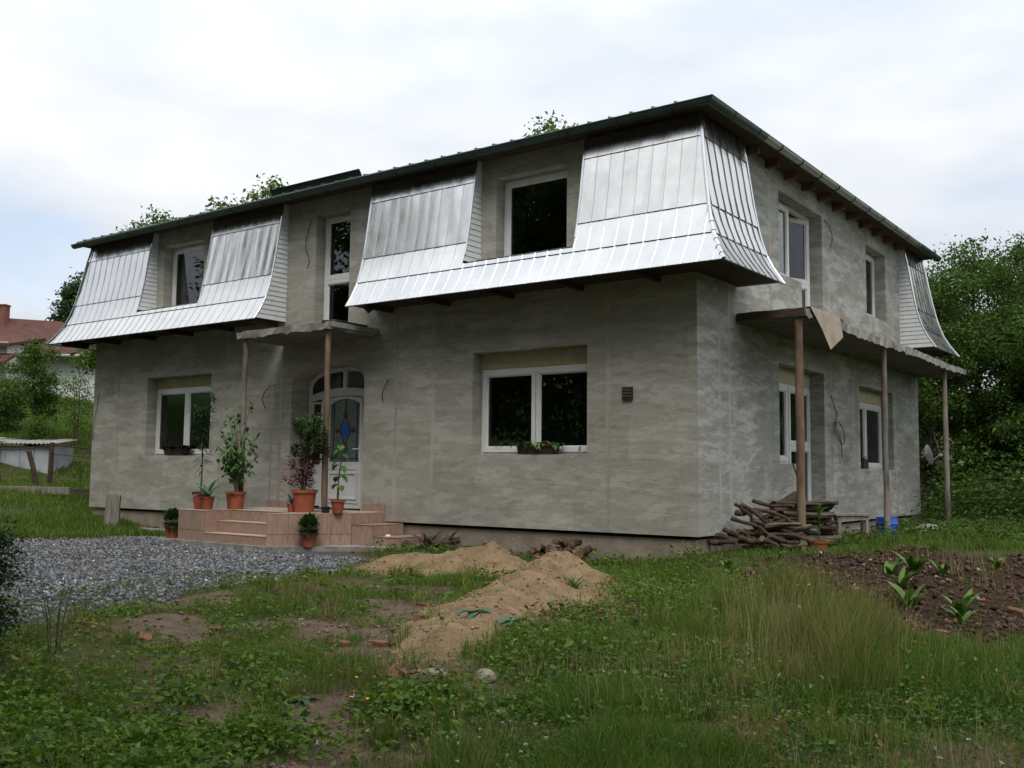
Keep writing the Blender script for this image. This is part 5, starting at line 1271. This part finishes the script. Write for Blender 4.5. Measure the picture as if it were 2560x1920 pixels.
for k in range(9): tree(('dense low tree added between the tall ones opposite the slope','dense low tree added opposite the left end of the house','dense low tree added opposite the left ground-floor window','dense low tree added opposite the tiled steps','dense low tree added opposite the front door','dense low tree added opposite the big window','dense low tree added opposite the wall vent','dense low tree added opposite the near house corner','dense low tree added opposite the soil bank')[k], mU, -29+k*5.6, -23.5+(k % 2)*1.2, rz=k*1.3, s=1.0, group='dense low trees added facing the house front')
mL = tree_meshes(14, 6.5, 2.2, 1.2, 8000, .26, G1, G2, .14, 13, clump=.6)
for k, (x, y, s_, rz) in enumerate(((36,2,.9,0),(39,10,1.0,1),(35,19,.9,2))): tree(('broad tree opposite the near end of the side wall','broad tree opposite the side balcony','broad tree opposite the far end of the side wall')[k], mL, x, y, rz=rz, s=s_, group='trees facing the house side')

# ------------------------------------------------------------------ neighbour house, shed, fence
u0, d0 = -23.5, 42.0
nb = thing('neighbour_house', 'white neighbour house with red tiled roof and chimney on the slope', 'house', (*BG(0,0), 0), YAW*-1 if False else math.atan2(RY, RX))
# local axes: x = u (picture right), y = distance from camera
mb = MB(); mb.box(-27,-16.2,42,50,2.0,5.6); mb.build('wall', M['white_wall'], nb)
mb = MB(); mb.box(-28,-20.6,40.6,41.99,2.0,5.98); mb.build('front_wing_wall', M['white_wall'], nb)
def roofpoly(name, pts):
    mb = MB(); n = len(pts); mb.add(pts+[(a,b,c-.12) for a, b, c in pts], [tuple(range(n)), tuple(range(2*n-1,n-1,-1))]+[((i+1)%n,i,n+i,n+(i+1)%n) for i in range(n)]); return mb.build(name, M['redroof'], nb)
roofpoly('roof', [(-27.5,41.5,5.52),(-15.6,41.5,5.58),(-20.9,46,7.62),(-27.5,46,7.98)]); roofpoly('roof', [(-15.6,41.5,5.575),(-15.6,50.5,5.575),(-20.9,46,7.615)]); roofpoly('roof', [(-15.6,50.5,5.57),(-27.5,50.5,5.5),(-27.5,46,7.97),(-20.9,46,7.61)])
roofpoly('wing_roof', [(-28.5,40.2,6.05),(-20.35,40.2,5.86),(-20.3,43.3,6.5),(-28.5,45.5,7.8)]); roofpoly('porch_roof', [(-28.5,39.6,5.02),(-20.2,39.6,5.06),(-20.2,40.58,5.5),(-28.5,40.58,5.5)])
mb = MB(); mb.box(-23.42,-23.1,45.2,45.6,6.6,8.22); mb.box(-23.45,-23.07,45.16,45.64,8.22,8.28); mb.build('chimney', M['brick'], nb)
mb = MB(); mb.ring([(-21.6,4.1),(-20.95,4.1),(-20.95,4.9),(-21.6,4.9)], [(-21.53,4.17),(-21.02,4.17),(-21.02,4.83),(-21.53,4.83)], 40.55, 40.61); w_ = mb.build('window', M['pvc'], nb)
mb = MB(); mb.add([(-21.54,40.575,4.16),(-21.01,40.575,4.16),(-21.01,40.575,4.84),(-21.54,40.575,4.84)], [(0,1,2,3)]); mb.build('pane', M['stained_dark'], w_)
for k in range(12):
    mb = MB(); mb.tube([(-27.5+k*.98,41.42,5.47+.005*k),(-27.5+(k+1)*.98-.01,41.42,5.475+.005*k)], .06, 6); mb.build('gutter', M['gutter_grey'], nb)
# shed
sh = thing('garden_shed', 'grey sheet-clad shed with corrugated roof beyond the wire fence', 'shed', (*BG(-15.1,29.5), .25), math.atan2(RY, RX))
for k in range(6):
    a = -1.0+k*.42; mb = MB(); mb.box(a, a+.408, 0, .03, -.1, 1.28-.01*k); mb.build('panel', M['shed'], sh)
mb = MB(); mb.box(1.49,1.52,.031,1.6,-.1,1.25); mb.box(-1.0,-.97,.031,1.6,-.1,1.25); mb.box(-.97,1.49,1.57,1.6,-.1,1.25); mb.build('rear_walls', M['shed'], sh)
V = []; n = 46
mb = MB()
for i in range(n+1):
    x = -1.1+2.75*i/n; zc_ = .03*math.cos(i*math.pi*.9); V += [(x,-.15,1.33+zc_),(x,1.7,1.5+zc_)]
mb.add(V, [(2*i,2*i+2,2*i+3,2*i+1) for i in range(n)]); o = mb.build('corrugated_roof', M['asbestos'], sh, smooth=True); o.modifiers.new('t', 'SOLIDIFY').thickness = .02
mb = MB(); mb.add([(-1.3,-.9,1.42),(.15,-.9,1.36),(.15,.2,1.5),(-1.3,.2,1.56)], [(0,1,2,3)]); o = mb.build('awning', M['gutter_grey'], sh); o.modifiers.new('t', 'SOLIDIFY').thickness = .03
mb = MB(); mb.tube([(.1,-.85,-.2),(.1,-.85,1.36)], .03, 6); mb.build('awning_post', M['shed'], sh)
# fence
GF = 'fence posts left of the house'
def fpost(label, u, d, h, lean, r=.05):
    x, y = BG(u, d); mb = MB(); mb.tube([(0,0,-.2),(lean*.5*RX,lean*.5*RY,h*.5),(lean*RX,lean*RY,h)], [r,r*.95,r*.9], 7); tag(mb.build('fence_post', M['log'], None, (x, y, gz(x,y))), label, 'post', GF)
fpost('upright dark fence post left of the house corner', -13.05, 28.5, 1.18, .02, .07); fpost('fence post leaning against the shed corner', -13.15, 28.0, .95, -.3, .075); fpost('short leaning stake before the shed wall', -13.9, 27.5, .75, -.28, .06); fpost('thin low stake in the grass between fence post and house corner', -12.2, 28.5, .55, .0, .025); fpost('upright fence post at the left picture edge', -14.8, 28.2, 1.0, .02, .06)
def wire(label, pts, r=.012):
    mb = MB(); mb.tube(pts, r, 5); tag(mb.build('fence_wire', M['log'], None), label, 'wire', 'fence wires')
def W3(u, d, h): x, y = BG(u, d); return (x, y, gz(x,y)+h)
wire('top rail wire of the fence left of the house', [W3(-13.02,28.5,1.12), W3(-11.4,28.6,1.05), W3(-9.8,28.7,1.1)], .022)
wire('middle wire of the fence left of the house', [W3(-13.02,28.5,.85), W3(-11.4,28.6,.8), W3(-9.8,28.7,.82)])
wire('sagging wire from the fence post to the left edge', [W3(-13.05,28.5,1.1), W3(-14.0,28.3,.78), W3(-14.8,28.2,.7)], .018)
for k, (u, d, L, label) in enumerate(((-12.6,25.2,3.2,'long grey beam lying in the grass left of the house'),(-11.6,25.6,2.2,'shorter dark beam behind the long grey one'))):
    x, y = BG(u, d); mb = MB(); mb.box(-L/2,L/2,-.1,.1,-.05,.13); o = mb.build('timber_beam', M['oldwood'] if k == 0 else M['bark'], None, (x,y,gz(x,y)+.03)); o.rotation_euler = (0,.01,math.atan2(RY,RX)+.05*k); tag(o, label, 'beam')
# dark evergreen shrub at the left picture edge
mM = tree_meshes(20, 1.1, .42, .05, 9000, .035, (.014,.030,.014), (.03,.055,.022), .03, 12, conic=.3, clump=.13)
tree('dark evergreen shrub at the lower left picture edge', mM, -1.28, -9.35, name='evergreen_shrub', cat='shrub')

# ------------------------------------------------------------------ ground plants
def polar(n, r, r0, r1, a0=-33, a1=33):
    d = r0+(r1-r0)*r.rand(n); th = np.radians(a0+(a1-a0)*r.rand(n))
    u = np.tan(th)*d; return CAM[0]+RX*u+FX*d, CAM[1]+RY*u+FY*d, d
def blades(name, x, y, z, h, w, lean, c, label, mat='grass', r=None):
    n = len(x); a = r.rand(n)*2*math.pi; dx, dy = np.cos(a), np.sin(a); sx, sy = -dy, dx
    # blade faces turned at random
    b = r.rand(n)*2*math.pi; sx, sy = np.cos(b), np.sin(b)
    P = np.stack([x, y, z-.01], 1); S = np.stack([sx, sy, np.zeros(n)], 1)*w[:, None]*.5; D = np.stack([dx, dy, np.zeros(n)], 1)*(lean*h)[:, None]; U = np.zeros((n,3)); U[:, 2] = h
    V = np.stack([P-S, P+S, P+D*.3+U*.55-S*.8, P+D*.3+U*.55+S*.8, P+D+U*np.sqrt(np.clip(1-lean**2*.6, .15, 1))[:, None]], 1).reshape(-1, 3)
    i = np.arange(n)[:, None]*5
    me = npmesh(name, V, [i+np.array([[0,1,3,2]]), i+np.array([[2,3,4]])], M[mat], np.repeat(c, 5, 0))
    return tag(link(bpy.data.objects.new(name, me)), label, 'grass', kind='stuff')
SANDY = lambda x, y: sandh(x, y) > .05
r = rng(100)
# short grass, near and middle
x, y, d = polar(450000, r, 2.6, 24, -38, 43); c = cover(x, y); sm_ = SANDY(x, y)
flank = sm_ & (x > .45+(-3.2-y)*.30)          # the overgrown right flank of the near heap
c = np.where(sm_, np.where(flank, .75*(sandh(x,y) < .28), .03), c)
k = r.rand(len(x)) < c*.95; x, y, d, c = x[k], y[k], d[k], c[k]
hn = fbm(x*.8, y*.8, 201, 3); hh = (.02+.11*sst(.35,.75,hn))*r.uniform(.5,1.5,len(x))*(.55+.6*c)
hh = np.where((x > 1.2) & (y < -4), hh*1.15, hh)
w = .0045*np.maximum(1, d/7)*r.uniform(.7,1.4,len(x))
t = fbm(x*1.4, y*1.4, 203, 3)
col = leaf_cols(len(x), r, (.052,.108,.013), (.12,.185,.027)); dry = (r.rand(len(x)) < .05+.14*sst(.5,.68,t))
col = np.where(dry[:, None], leaf_cols(len(x), r, (.13,.115,.05), (.22,.18,.09)), col)
blades('yard_grass', x, y, surf(x, y), hh, w, r.uniform(.15,.8,len(x)), col, 'short patchy grass over the yard', r=r)
# lawn on the left slope and beyond
x, y, d = polar(105000, r, 17, 48, -36, -17); k = (x < -10.8) & (cover(x, y) > .3) & ~((x > -15.4) & (y > -.1)); x, y, d = x[k], y[k], d[k]
col = leaf_cols(len(x), r, (.065,.125,.015), (.135,.2,.03)); hh = (.035+.085*sst(.4,.7,fbm(x*.7,y*.7,211,3)))*r.uniform(.6,1.4,len(x))*(1+.015*d)
blades('slope_grass', x, y, height(x, y), hh, .016*d/20*r.uniform(.7,1.3,len(x)), r.uniform(.2,.7,len(x)), col, 'green grass on the slope left of the house', r=r)
# tall grass right of the sand, green below and straw above
x, y, d = polar(150000, r, 4.5, 13.5, 4, 30); k = soft(lambda a, b: inpoly(a, b, TALLG), x, y, .3) & ~inpoly(x, y, SOILM); x, y, d = x[k], y[k], d[k]
cl = fbm(x*1.6, y*1.6, 221, 3); k = r.rand(len(x)) < .15+.85*sst(.42,.62,cl); x, y, d, cl = x[k], y[k], d[k], cl[k]
hh = (.16+.30*sst(.42,.68,cl))*r.uniform(.45,1.3,len(x)); straw = r.rand(len(x)) < .16+.40*sst(.5,.66,fbm(x*1.1,y*1.1,225,2))
col = np.where(straw[:, None], leaf_cols(len(x), r, (.17,.14,.065), (.27,.22,.11)), leaf_cols(len(x), r, (.06,.11,.015), (.14,.185,.032)))
blades('tall_grass', x, y, surf(x, y), hh, .0042*np.maximum(1,d/7)*r.uniform(.7,1.3,len(x)), r.uniform(.1,.6,len(x)), col, 'tall dry grass before the soil bank', r=r)
# meadow grass filling the lower right
x, y, d = polar(170000, r, 2.8, 9.5, -4, 43); k = (x > 2.0) & ~soft(lambda a, b: inpoly(a, b, SOILM), x, y); x, y, d = x[k], y[k], d[k]
cl = fbm(x*1.3, y*1.3, 231, 3); k = r.rand(len(x)) < .2+.8*sst(.38,.6,cl); x, y, d, cl = x[k], y[k], d[k], cl[k]
hh = (.055+.125*sst(.4,.7,cl))*r.uniform(.5,1.4,len(x))
col = leaf_cols(len(x), r, (.045,.105,.012), (.105,.18,.025)); straw = r.rand(len(x)) < .08; col = np.where(straw[:, None], leaf_cols(len(x), r, (.15,.13,.06), (.24,.2,.1)), col)
blades('meadow_grass', x, y, surf(x, y), hh, .0048*np.maximum(1,d/7)*r.uniform(.7,1.3,len(x)), r.uniform(.15,.7,len(x)), col, 'lush meadow grass in the lower right of the yard', r=r)
# coarse tufts standing out of the short grass
tx, ty, td = polar(520, r, 3.0, 13, -36, 36); k = (cover(tx, ty) > .35) & (sandh(tx, ty) < .03) & (tx > -4.5) & ~inpoly(tx, ty, SOILM); tx, ty, td = tx[k], ty[k], td[k]
per = 46; i_ = np.repeat(np.arange(len(tx)), per); ts = r.uniform(.5,1.4,len(tx)); x = tx[i_]+r.normal(size=len(i_))*.045*ts[i_]; y = ty[i_]+r.normal(size=len(i_))*.045*ts[i_]; d = td[i_]
tc1 = leaf_cols(len(tx), r, (.06,.115,.013), (.15,.19,.035)); dr = r.rand(len(tx)) < .16; tc1[dr] = leaf_cols(int(dr.sum()), r, (.17,.14,.065), (.26,.21,.11))
blades('grass_tufts', x, y, surf(x, y), .19*ts[i_]*r.uniform(.4,1.25,len(x)), .0055*np.maximum(1, d/7), r.uniform(.15,1.0,len(x)), tc1[i_]*r.uniform(.75,1.2,(len(x),1)), 'coarse grass tufts standing out of the yard', r=r)
# seed stalks
x, y, d = polar(9000, r, 3.0, 12, -12, 33); k = ((x > 1.9) | (r.rand(len(x)) < .06)) & (cover(x, y) > .3) & ~SANDY(x, y) & (r.rand(len(x)) < .15+.85*sst(.45,.62,fbm(x*1.2,y*1.2,241,2))); x, y, d = x[k], y[k], d[k]
hh = r.uniform(.2,.6,len(x))*np.where(inpoly(x,y,TALLG),1.25,.62)
blades('seed_stalks', x, y, surf(x, y), hh, .0032*np.maximum(1,d/6), r.uniform(.05,.4,len(x)), leaf_cols(len(x), r, (.20,.17,.085), (.34,.29,.16)), 'thin straw-coloured seed stalks above the meadow', r=r)
# broad-leaved weeds
def weeds(name, label, n_clump, per, r0, r1, a0, a1, mask, hgt, ls, c1, c2, seed, rad=.09, mat='leaf', flat=.6):
    r = rng(seed); x, y, d = polar(n_clump, r, r0, r1, a0, a1); k = mask(x, y, r); x, y = x[k], y[k]; n = len(x)
    S = r.uniform(.45,1.5,n); N_ = n*per; i = np.repeat(np.arange(n), per); z = surf(x, y)
    off = r.normal(size=(N_,2))*rad*S[i][:, None]; t = r.rand(N_)**.8; hh = hgt*S[i]*t*np.exp(-(np.hypot(off[:,0],off[:,1])/(rad*2.2))**2)
    b = np.stack([x[i]+off[:,0], y[i]+off[:,1], z[i]+.008+hh], 1); dr = np.concatenate([off/(np.hypot(off[:,0],off[:,1])+1e-6)[:, None], np.zeros((N_,1))], 1)+r.normal(size=(N_,3))*.6; dr[:, 2] = dr[:, 2]*flat+.15; dr /= np.linalg.norm(dr, axis=1, keepdims=True)
    L = ls*r.uniform(.55,1.4,N_)*np.sqrt(S[i]); V, F = leaf_arrays(b, dr, L, L*r.uniform(.35,.6,N_), r); cc = leaf_cols(N_, r, c1, c2)*(.8+.4*r.rand(n))[i][:, None]
    return tag(link(bpy.data.objects.new(name, npmesh(name, V, [F], M[mat], np.repeat(cc, 4, 0)))), label, 'weeds', kind='stuff')
def mk(zone, share): return lambda x, y, r: zone(x, y) & (r.rand(len(x)) < share(x, y)*np.clip(cover(x, y)*1.1-.1, .02, 1)**1.3) & (sandh(x, y) < .03)
W1c, W2c = (.042,.10,.012), (.13,.205,.028)
weeds('broad_weeds', 'broad-leaved weeds thick in the lower left foreground', 6500, 26, 2.6, 6.4, -33, 2, mk(lambda x, y: (y < -7.6) & (x < 2.2), lambda x, y: .08+.92*sst(.40,.56,fbm(x*1.4,y*1.4,251,3))), .13, .043, W1c, W2c, 51, .075)
weeds('yard_weeds', 'scattered low weeds between gravel, path and sand', 5200, 16, 5.5, 15, -33, 20, mk(lambda x, y: (x > -4.5) & (y < -.2), lambda x, y: .15+.85*sst(.43,.6,fbm(x*1.5,y*1.5,261,3))), .09, .045, W1c, W2c, 52, .085)
weeds('clover', 'clover and low leaves in the lower right lawn', 5600, 26, 2.6, 7.5, 0, 42, mk(lambda x, y: x > 1.6, lambda x, y: .15+.85*sst(.42,.58,fbm(x*1.5,y*1.5,271,3))), .10, .032, (.04,.10,.014), (.09,.17,.028), 53, .09)
weeds('heap_weeds', 'weeds overgrowing the right flank of the near sand heap', 1700, 24, 6.5, 13.5, -6, 22, lambda x, y, r: (x > .55+(-3.2-y)*.30) & (x < 3.0) & (y > -7.4) & (y < -1.4) & (r.rand(len(x)) < .8) & (sandh(x,y) < .3) & ~inpoly(x, y, SOILM), .13, .042, W1c, W2c, 54, .09)
weeds('red_weeds', 'reddish withered weeds on the flank of the near sand heap', 240, 26, 7, 11.5, -4, 14, lambda x, y, r: (np.hypot((x-1.65)/.6, (y+5.1)/.85) < 1), .14, .045, (.06,.028,.02), (.11,.06,.035), 55, .12)
weeds('bank_weeds', 'green undergrowth on the bank beside the balcony posts', 4400, 24, 13, 30, 6, 42, lambda x, y, r: (x > .25) & (y > 1.3) & ~((x < 1.3) & (y < 4)) & (r.rand(len(x)) < np.where(y < 4.5, .3, .9)) & ~((x < 1.35) & (y < 7.2) & (r.rand(len(x)) < .85)), .2, .07, (.03,.07,.01), (.085,.14,.022), 56, .2)
weeds('thicket', 'dense dark thicket below the trees right of the house', 1500, 120, 20, 36, 8, 34, lambda x, y, r: (y > 10.5) & (x > .6-.1*(y-10.5)), 1.5, .11, (.024,.055,.011), D2, 57, .5)  # leaf colours darkened to carry the shade under the trees
weeds('valley_weeds', 'green weeds in the hollow between the two sand heaps', 320, 24, 8, 14, -16, 4, lambda x, y, r: (np.hypot((x+1.05)/.38, (y+2.75)/1.1) < 1) & (sandh(x, y) < .22), .14, .055, W1c, W2c, 63, .1)
weeds('wall_weeds', 'weeds along the foot of the front wall', 700, 24, 11, 18, -12, 14, lambda x, y, r: (x > -5.3) & (x < .8) & (y > -1.6) & (y < -.05) & ~SANDY(x, y) & (r.rand(len(x)) < .55), .16, .06, W1c, W2c, 58, .1)
weeds('leafy_weeds', 'taller leafy weeds among the low ones in the foreground', 900, 30, 3.0, 9.5, -33, 12, mk(lambda x, y: (y < -6.4) & (x < 2.6), lambda x, y: .1+.9*sst(.45,.6,fbm(x*.9,y*.9,291,3))), .26, .052, W1c, W2c, 59, .075)
weeds('sorrel_weeds', 'yellowish withering weeds scattered through the yard', 900, 16, 3.0, 13, -33, 33, mk(lambda x, y: (x > -4) & (y < -.8), lambda x, y: .5+0*x), .10, .04, (.13,.13,.03), (.21,.17,.06), 60, .07)
# dead stalks and straw lying flat
x, y, d = polar(14000, r, 2.8, 14, -33, 33); k = (x > -4.5) & (y < -.5) & (sandh(x, y) < .05) & ~inpoly(x, y, GRAVEL); x, y, d = x[k], y[k], d[k]
o = blades('straw_litter', x, y, surf(x, y)+.012, .03+0*x, .004*np.maximum(1, d/6), r.uniform(1.5,4.5,len(x)), leaf_cols(len(x), r, (.10,.075,.04), (.24,.19,.11)), 'dead straw and stalks strewn over the bare earth', r=r)
# gravel and soil clods
def stones(name, label, x, y, s, cols, r, mat='gravel', lift=.25, cat='gravel'):
    n = len(x); base = np.array([[1,0,0],[0,1,0],[-1,0,0],[0,-1,0],[0,0,.75],[0,0,-.6],]); V = base[None]*(1+r.uniform(-.45,.45,(n,6,3)))+r.uniform(-.2,.2,(n,6,3))
    a = r.rand(n)*6.28; ca, sa = np.cos(a)[:, None], np.sin(a)[:, None]; X = V[:,:,0]*ca-V[:,:,1]*sa; Y = V[:,:,0]*sa+V[:,:,1]*ca; tl = r.uniform(-.5,.5,n)[:, None]; Z = V[:,:,2]+X*tl
    P = np.stack([X,Y,Z], 2)*s[:, None, None]; P += np.stack([x, y, surf(x, y)+s*lift], 1)[:, None]
    f = np.array([[0,1,4],[1,2,4],[2,3,4],[3,0,4],[1,0,5],[2,1,5],[3,2,5],[0,3,5]]); F = (np.arange(n)[:, None, None]*6+f[None]).reshape(-1, 3)
    return tag(link(bpy.data.objects.new(name, npmesh(name, P.reshape(-1,3), [F], M[mat], np.repeat(cols, 6, 0)))), label, cat, kind='stuff')
x, y, d = polar(115000, r, 9, 24, -34, 6); k = soft(lambda a, b: inpoly(a, b, GRAVEL), x, y) & ~((x > -9.3) & (x < -4.9) & (y > -2.1)); k &= (r.rand(len(x)) < np.where(x > -4.0, .55, 1)); x, y = x[k], y[k]
g = r.rand(len(x))[:, None]; col = np.array([[.118,.124,.13]])*(.45+1.5*g**1.5); br = r.rand(len(x)) < .07; col[br] = np.array([[.16,.12,.09]])*(.7+.8*g[br]); wh = r.rand(len(x)) < .012; col[wh] = .42
stones('gravel', 'blue-grey crushed stone spread before the steps', x, y, (.009+.024*r.rand(len(x))**1.5), col, r)
x, y, d = polar(34000, r, 5, 18, 0, 45); k = soft(lambda a, b: inpoly(a, b, SOILM), x, y); x, y = x[k], y[k]; g = r.rand(len(x))[:, None]; col = np.array([[.055,.031,.021]])*(.45+1.2*g); br = r.rand(len(x)) < .03; col[br] = (.22,.075,.045); gg = r.rand(len(x)) < .02; col[gg] = (.24,.22,.19)
stones('soil_clods', 'dark reddish clods and rubble on the soil bank', x, y, .012+.035*r.rand(len(x))**3, col, r, cat='soil')
x, y, d = polar(9000, r, 4, 14, -32, 24); k = (cover(x, y) < .5) & ~soft(lambda a, b: inpoly(a, b, GRAVEL), x, y) & ~SANDY(x,y) & (y < -.3); x, y = x[k], y[k]; g = r.rand(len(x))[:, None]; col = np.array([[.13,.095,.068]])*(.5+1.2*g); br = r.rand(len(x)) < .08; col[br] = (.24,.085,.05); gg = r.rand(len(x)) < .06; col[gg] = (.3,.28,.25)
stones('yard_rubble', 'small stones and crumbs on the bare earth', x, y, .006+.022*r.rand(len(x))**3, col, r, cat='rubble')
x, y, d = polar(5200, r, 6, 15, -25, 20); k = SANDY(x, y); x, y = x[k], y[k]; g = r.rand(len(x))[:, None]; col = np.array([[.24,.165,.09]])*(.5+.8*g)
stones('sand_lumps', 'small lumps of sand on the heaps', x, y, .006+.022*r.rand(len(x))**3, col, r, lift=.1, cat='sand')
# small flowers
def flowers(name, label, n, zone, h, s, colr, seed):
    r = rng(seed); x, y, d = polar(n, r, 2.8, 12, -33, 33); k = zone(x, y, r); x, y = x[k], y[k]; n = len(x); z = surf(x, y)+h*r.uniform(.6,1.3,n)
    st_ = np.zeros((n,3)); b = np.stack([x,y,z], 1); per = 7; i = np.repeat(np.arange(n), per); d_ = rand_dirs(n*per, r, .35); L = s*r.uniform(.7,1.2,n*per); V, F = leaf_arrays(b[i], d_, L, L*.8, r); cc = np.tile(np.array([colr]), (n*per,1))*r.uniform(.75,1.1,(n*per,1))
    return tag(link(bpy.data.objects.new(name, npmesh(name, V, [F], M['leaf'], np.repeat(cc, 4, 0)))), label, 'flowers', kind='stuff')
flowers('clover_flowers', 'small white clover heads in the lower right lawn', 900, lambda x, y, r: (x > 2.2) & (y < -5.5) & (fbm(x*1.3,y*1.3,271,2) > .5), .14, .014, (.5,.5,.46), 61)
flowers('yellow_flowers', 'small yellow flowers in the tall grass', 260, lambda x, y, r: inpoly(x, y, TALLG) & (r.rand(len(x)) < .5), .42, .016, (.6,.42,.02), 62)
# single plants
def dock(label, x, y, s, n, seed, wid=.06, name='dock_plant', up=2.0, mat='pl_dock', cat='weed', grp='dock plants on the soil bank'):
    t = thing(name, label, cat, (x, y, float(surf(np.array([x]),np.array([y]))[0])), 0, grp); r = random.Random(seed); mb = MB()
    for k in range(n): mb.leaf((r.uniform(-.03,.03),r.uniform(-.03,.03),0), rdir(r, up), s*r.uniform(.6,1.1), wid*s/.3*r.uniform(.8,1.2), .7, 5)
    mb.build('leaves', M[mat], t, smooth=True)
for k, (x, y, s, lab) in enumerate(((3.17,-1.18,.38,'tallest dock plant with upright leaves in the middle of the soil bank'),(2.95,-1.3,.30,'dock plant left of the tallest one on the soil bank'),(3.47,-1.1,.24,'small dock plant right of the tallest one'),(3.98,-2.73,.36,'broad dock plant low on the soil bank by the bricks'),(3.45,-2.5,.34,'dock plant at the edge of the tall grass'),(3.29,-2.1,.3,'dock plant half way down the soil bank'),(4.11,-3.2,.24,'small dock plant near the foot of the soil bank'),(1.35,-.5,.22,'dock plant at the left end of the soil bank'),(.75,-.75,.2,'dock plant before the crooked limbs'),(3.9,-.6,.22,'dock plant near the crest of the soil bank'))): dock(lab, x, y, s, 9, 70+k)
for k, (x, y, s, lab) in enumerate(((1.0,-6.2,.19,'squash-like plant with broad grey-green leaves on the near sand slope'),(1.28,-6.15,.19,'flat broad-leaved plant right of its twin on the near sand slope'),(-.55,-3.9,.17,'broad-leaved plant in the gap between the two sand heaps'),(-.85,-4.3,.16,'leafy plant at the left foot of the near sand heap'),(-2.2,-3.0,.11,'single small leaf plant on the low sand heap'),(-3.2,-1.9,.16,'broad-leaved plant behind the low sand heap'),(.55,-5.3,.13,'small broad-leaved plant higher on the near sand slope'))): dock(lab, x, y, s, 9, 90+k, .15, 'broad_leaf_plant', .35, 'pl_blue' if k < 2 else 'pl_green', 'plant', 'broad-leaved plants on the sand')
dock('dark rosette weed beside the bare path in the foreground', 1.42, -8.5, .19, 22, 110, .05, 'rosette_weed', .35, 'pl_dark', 'weed', None)
dock('grassy tuft on top of the near sand heap', .55, -4.0, .30, 26, 111, .014, 'grass_tuft', 1.3, 'pl_olive', 'grass tuft', None)
t = thing('flowering_weed', 'tall thin weed with tiny white flowers at the left', 'weed', (-.85,-8.82,gz(-.85,-8.82))); mb = MB(); lf = MB(); fl_ = MB(); r = random.Random(5)
for k in range(5):
    a = rdir(r, 0); e_ = (a.x*.12, a.y*.12, r.uniform(.5,.66)); mb.tube([(a.x*.03,a.y*.03,0),(a.x*.06,a.y*.06,.35),e_], [.006,.005,.003], 5)
    for q in range(12): f = r.uniform(.1,.9); lf.leaf((e_[0]*f,e_[1]*f,e_[2]*f), rdir(r,.3), .06, .012, .6)
    for q in range(9): fl_.leaf((e_[0]+r.uniform(-.03,.03),e_[1]+r.uniform(-.03,.03),e_[2]+r.uniform(-.02,.02)), rdir(r,.6), .014, .012, .1, 2)
mb.build('stem', M['stem'], t); lf.build('leaves', M['pl_dark'], t); fl_.build('flowers', M['petal'], t)
for k, (x, y, h, lab) in enumerate(((1.98,-8.62,.16,'left of two yellow dandelions beside the path'),(2.07,-8.58,.15,'right of two yellow dandelions beside the path'),(1.82,-8.42,.2,'single yellow dandelion behind the pair'))):
    t = thing('dandelion', lab, 'flower', (x,y,gz(x,y)), 0, 'dandelions beside the path'); mb = MB(); mb.tube([(0,0,0),(.01,0,h)], .003, 5); mb.build('stem', M['stem'], t); mb = MB()
    for q in range(14): mb.leaf((.01,0,h), rdir(r,.7), .016, .008, .2, 2)
    mb.build('petals', M['yellow'], t)
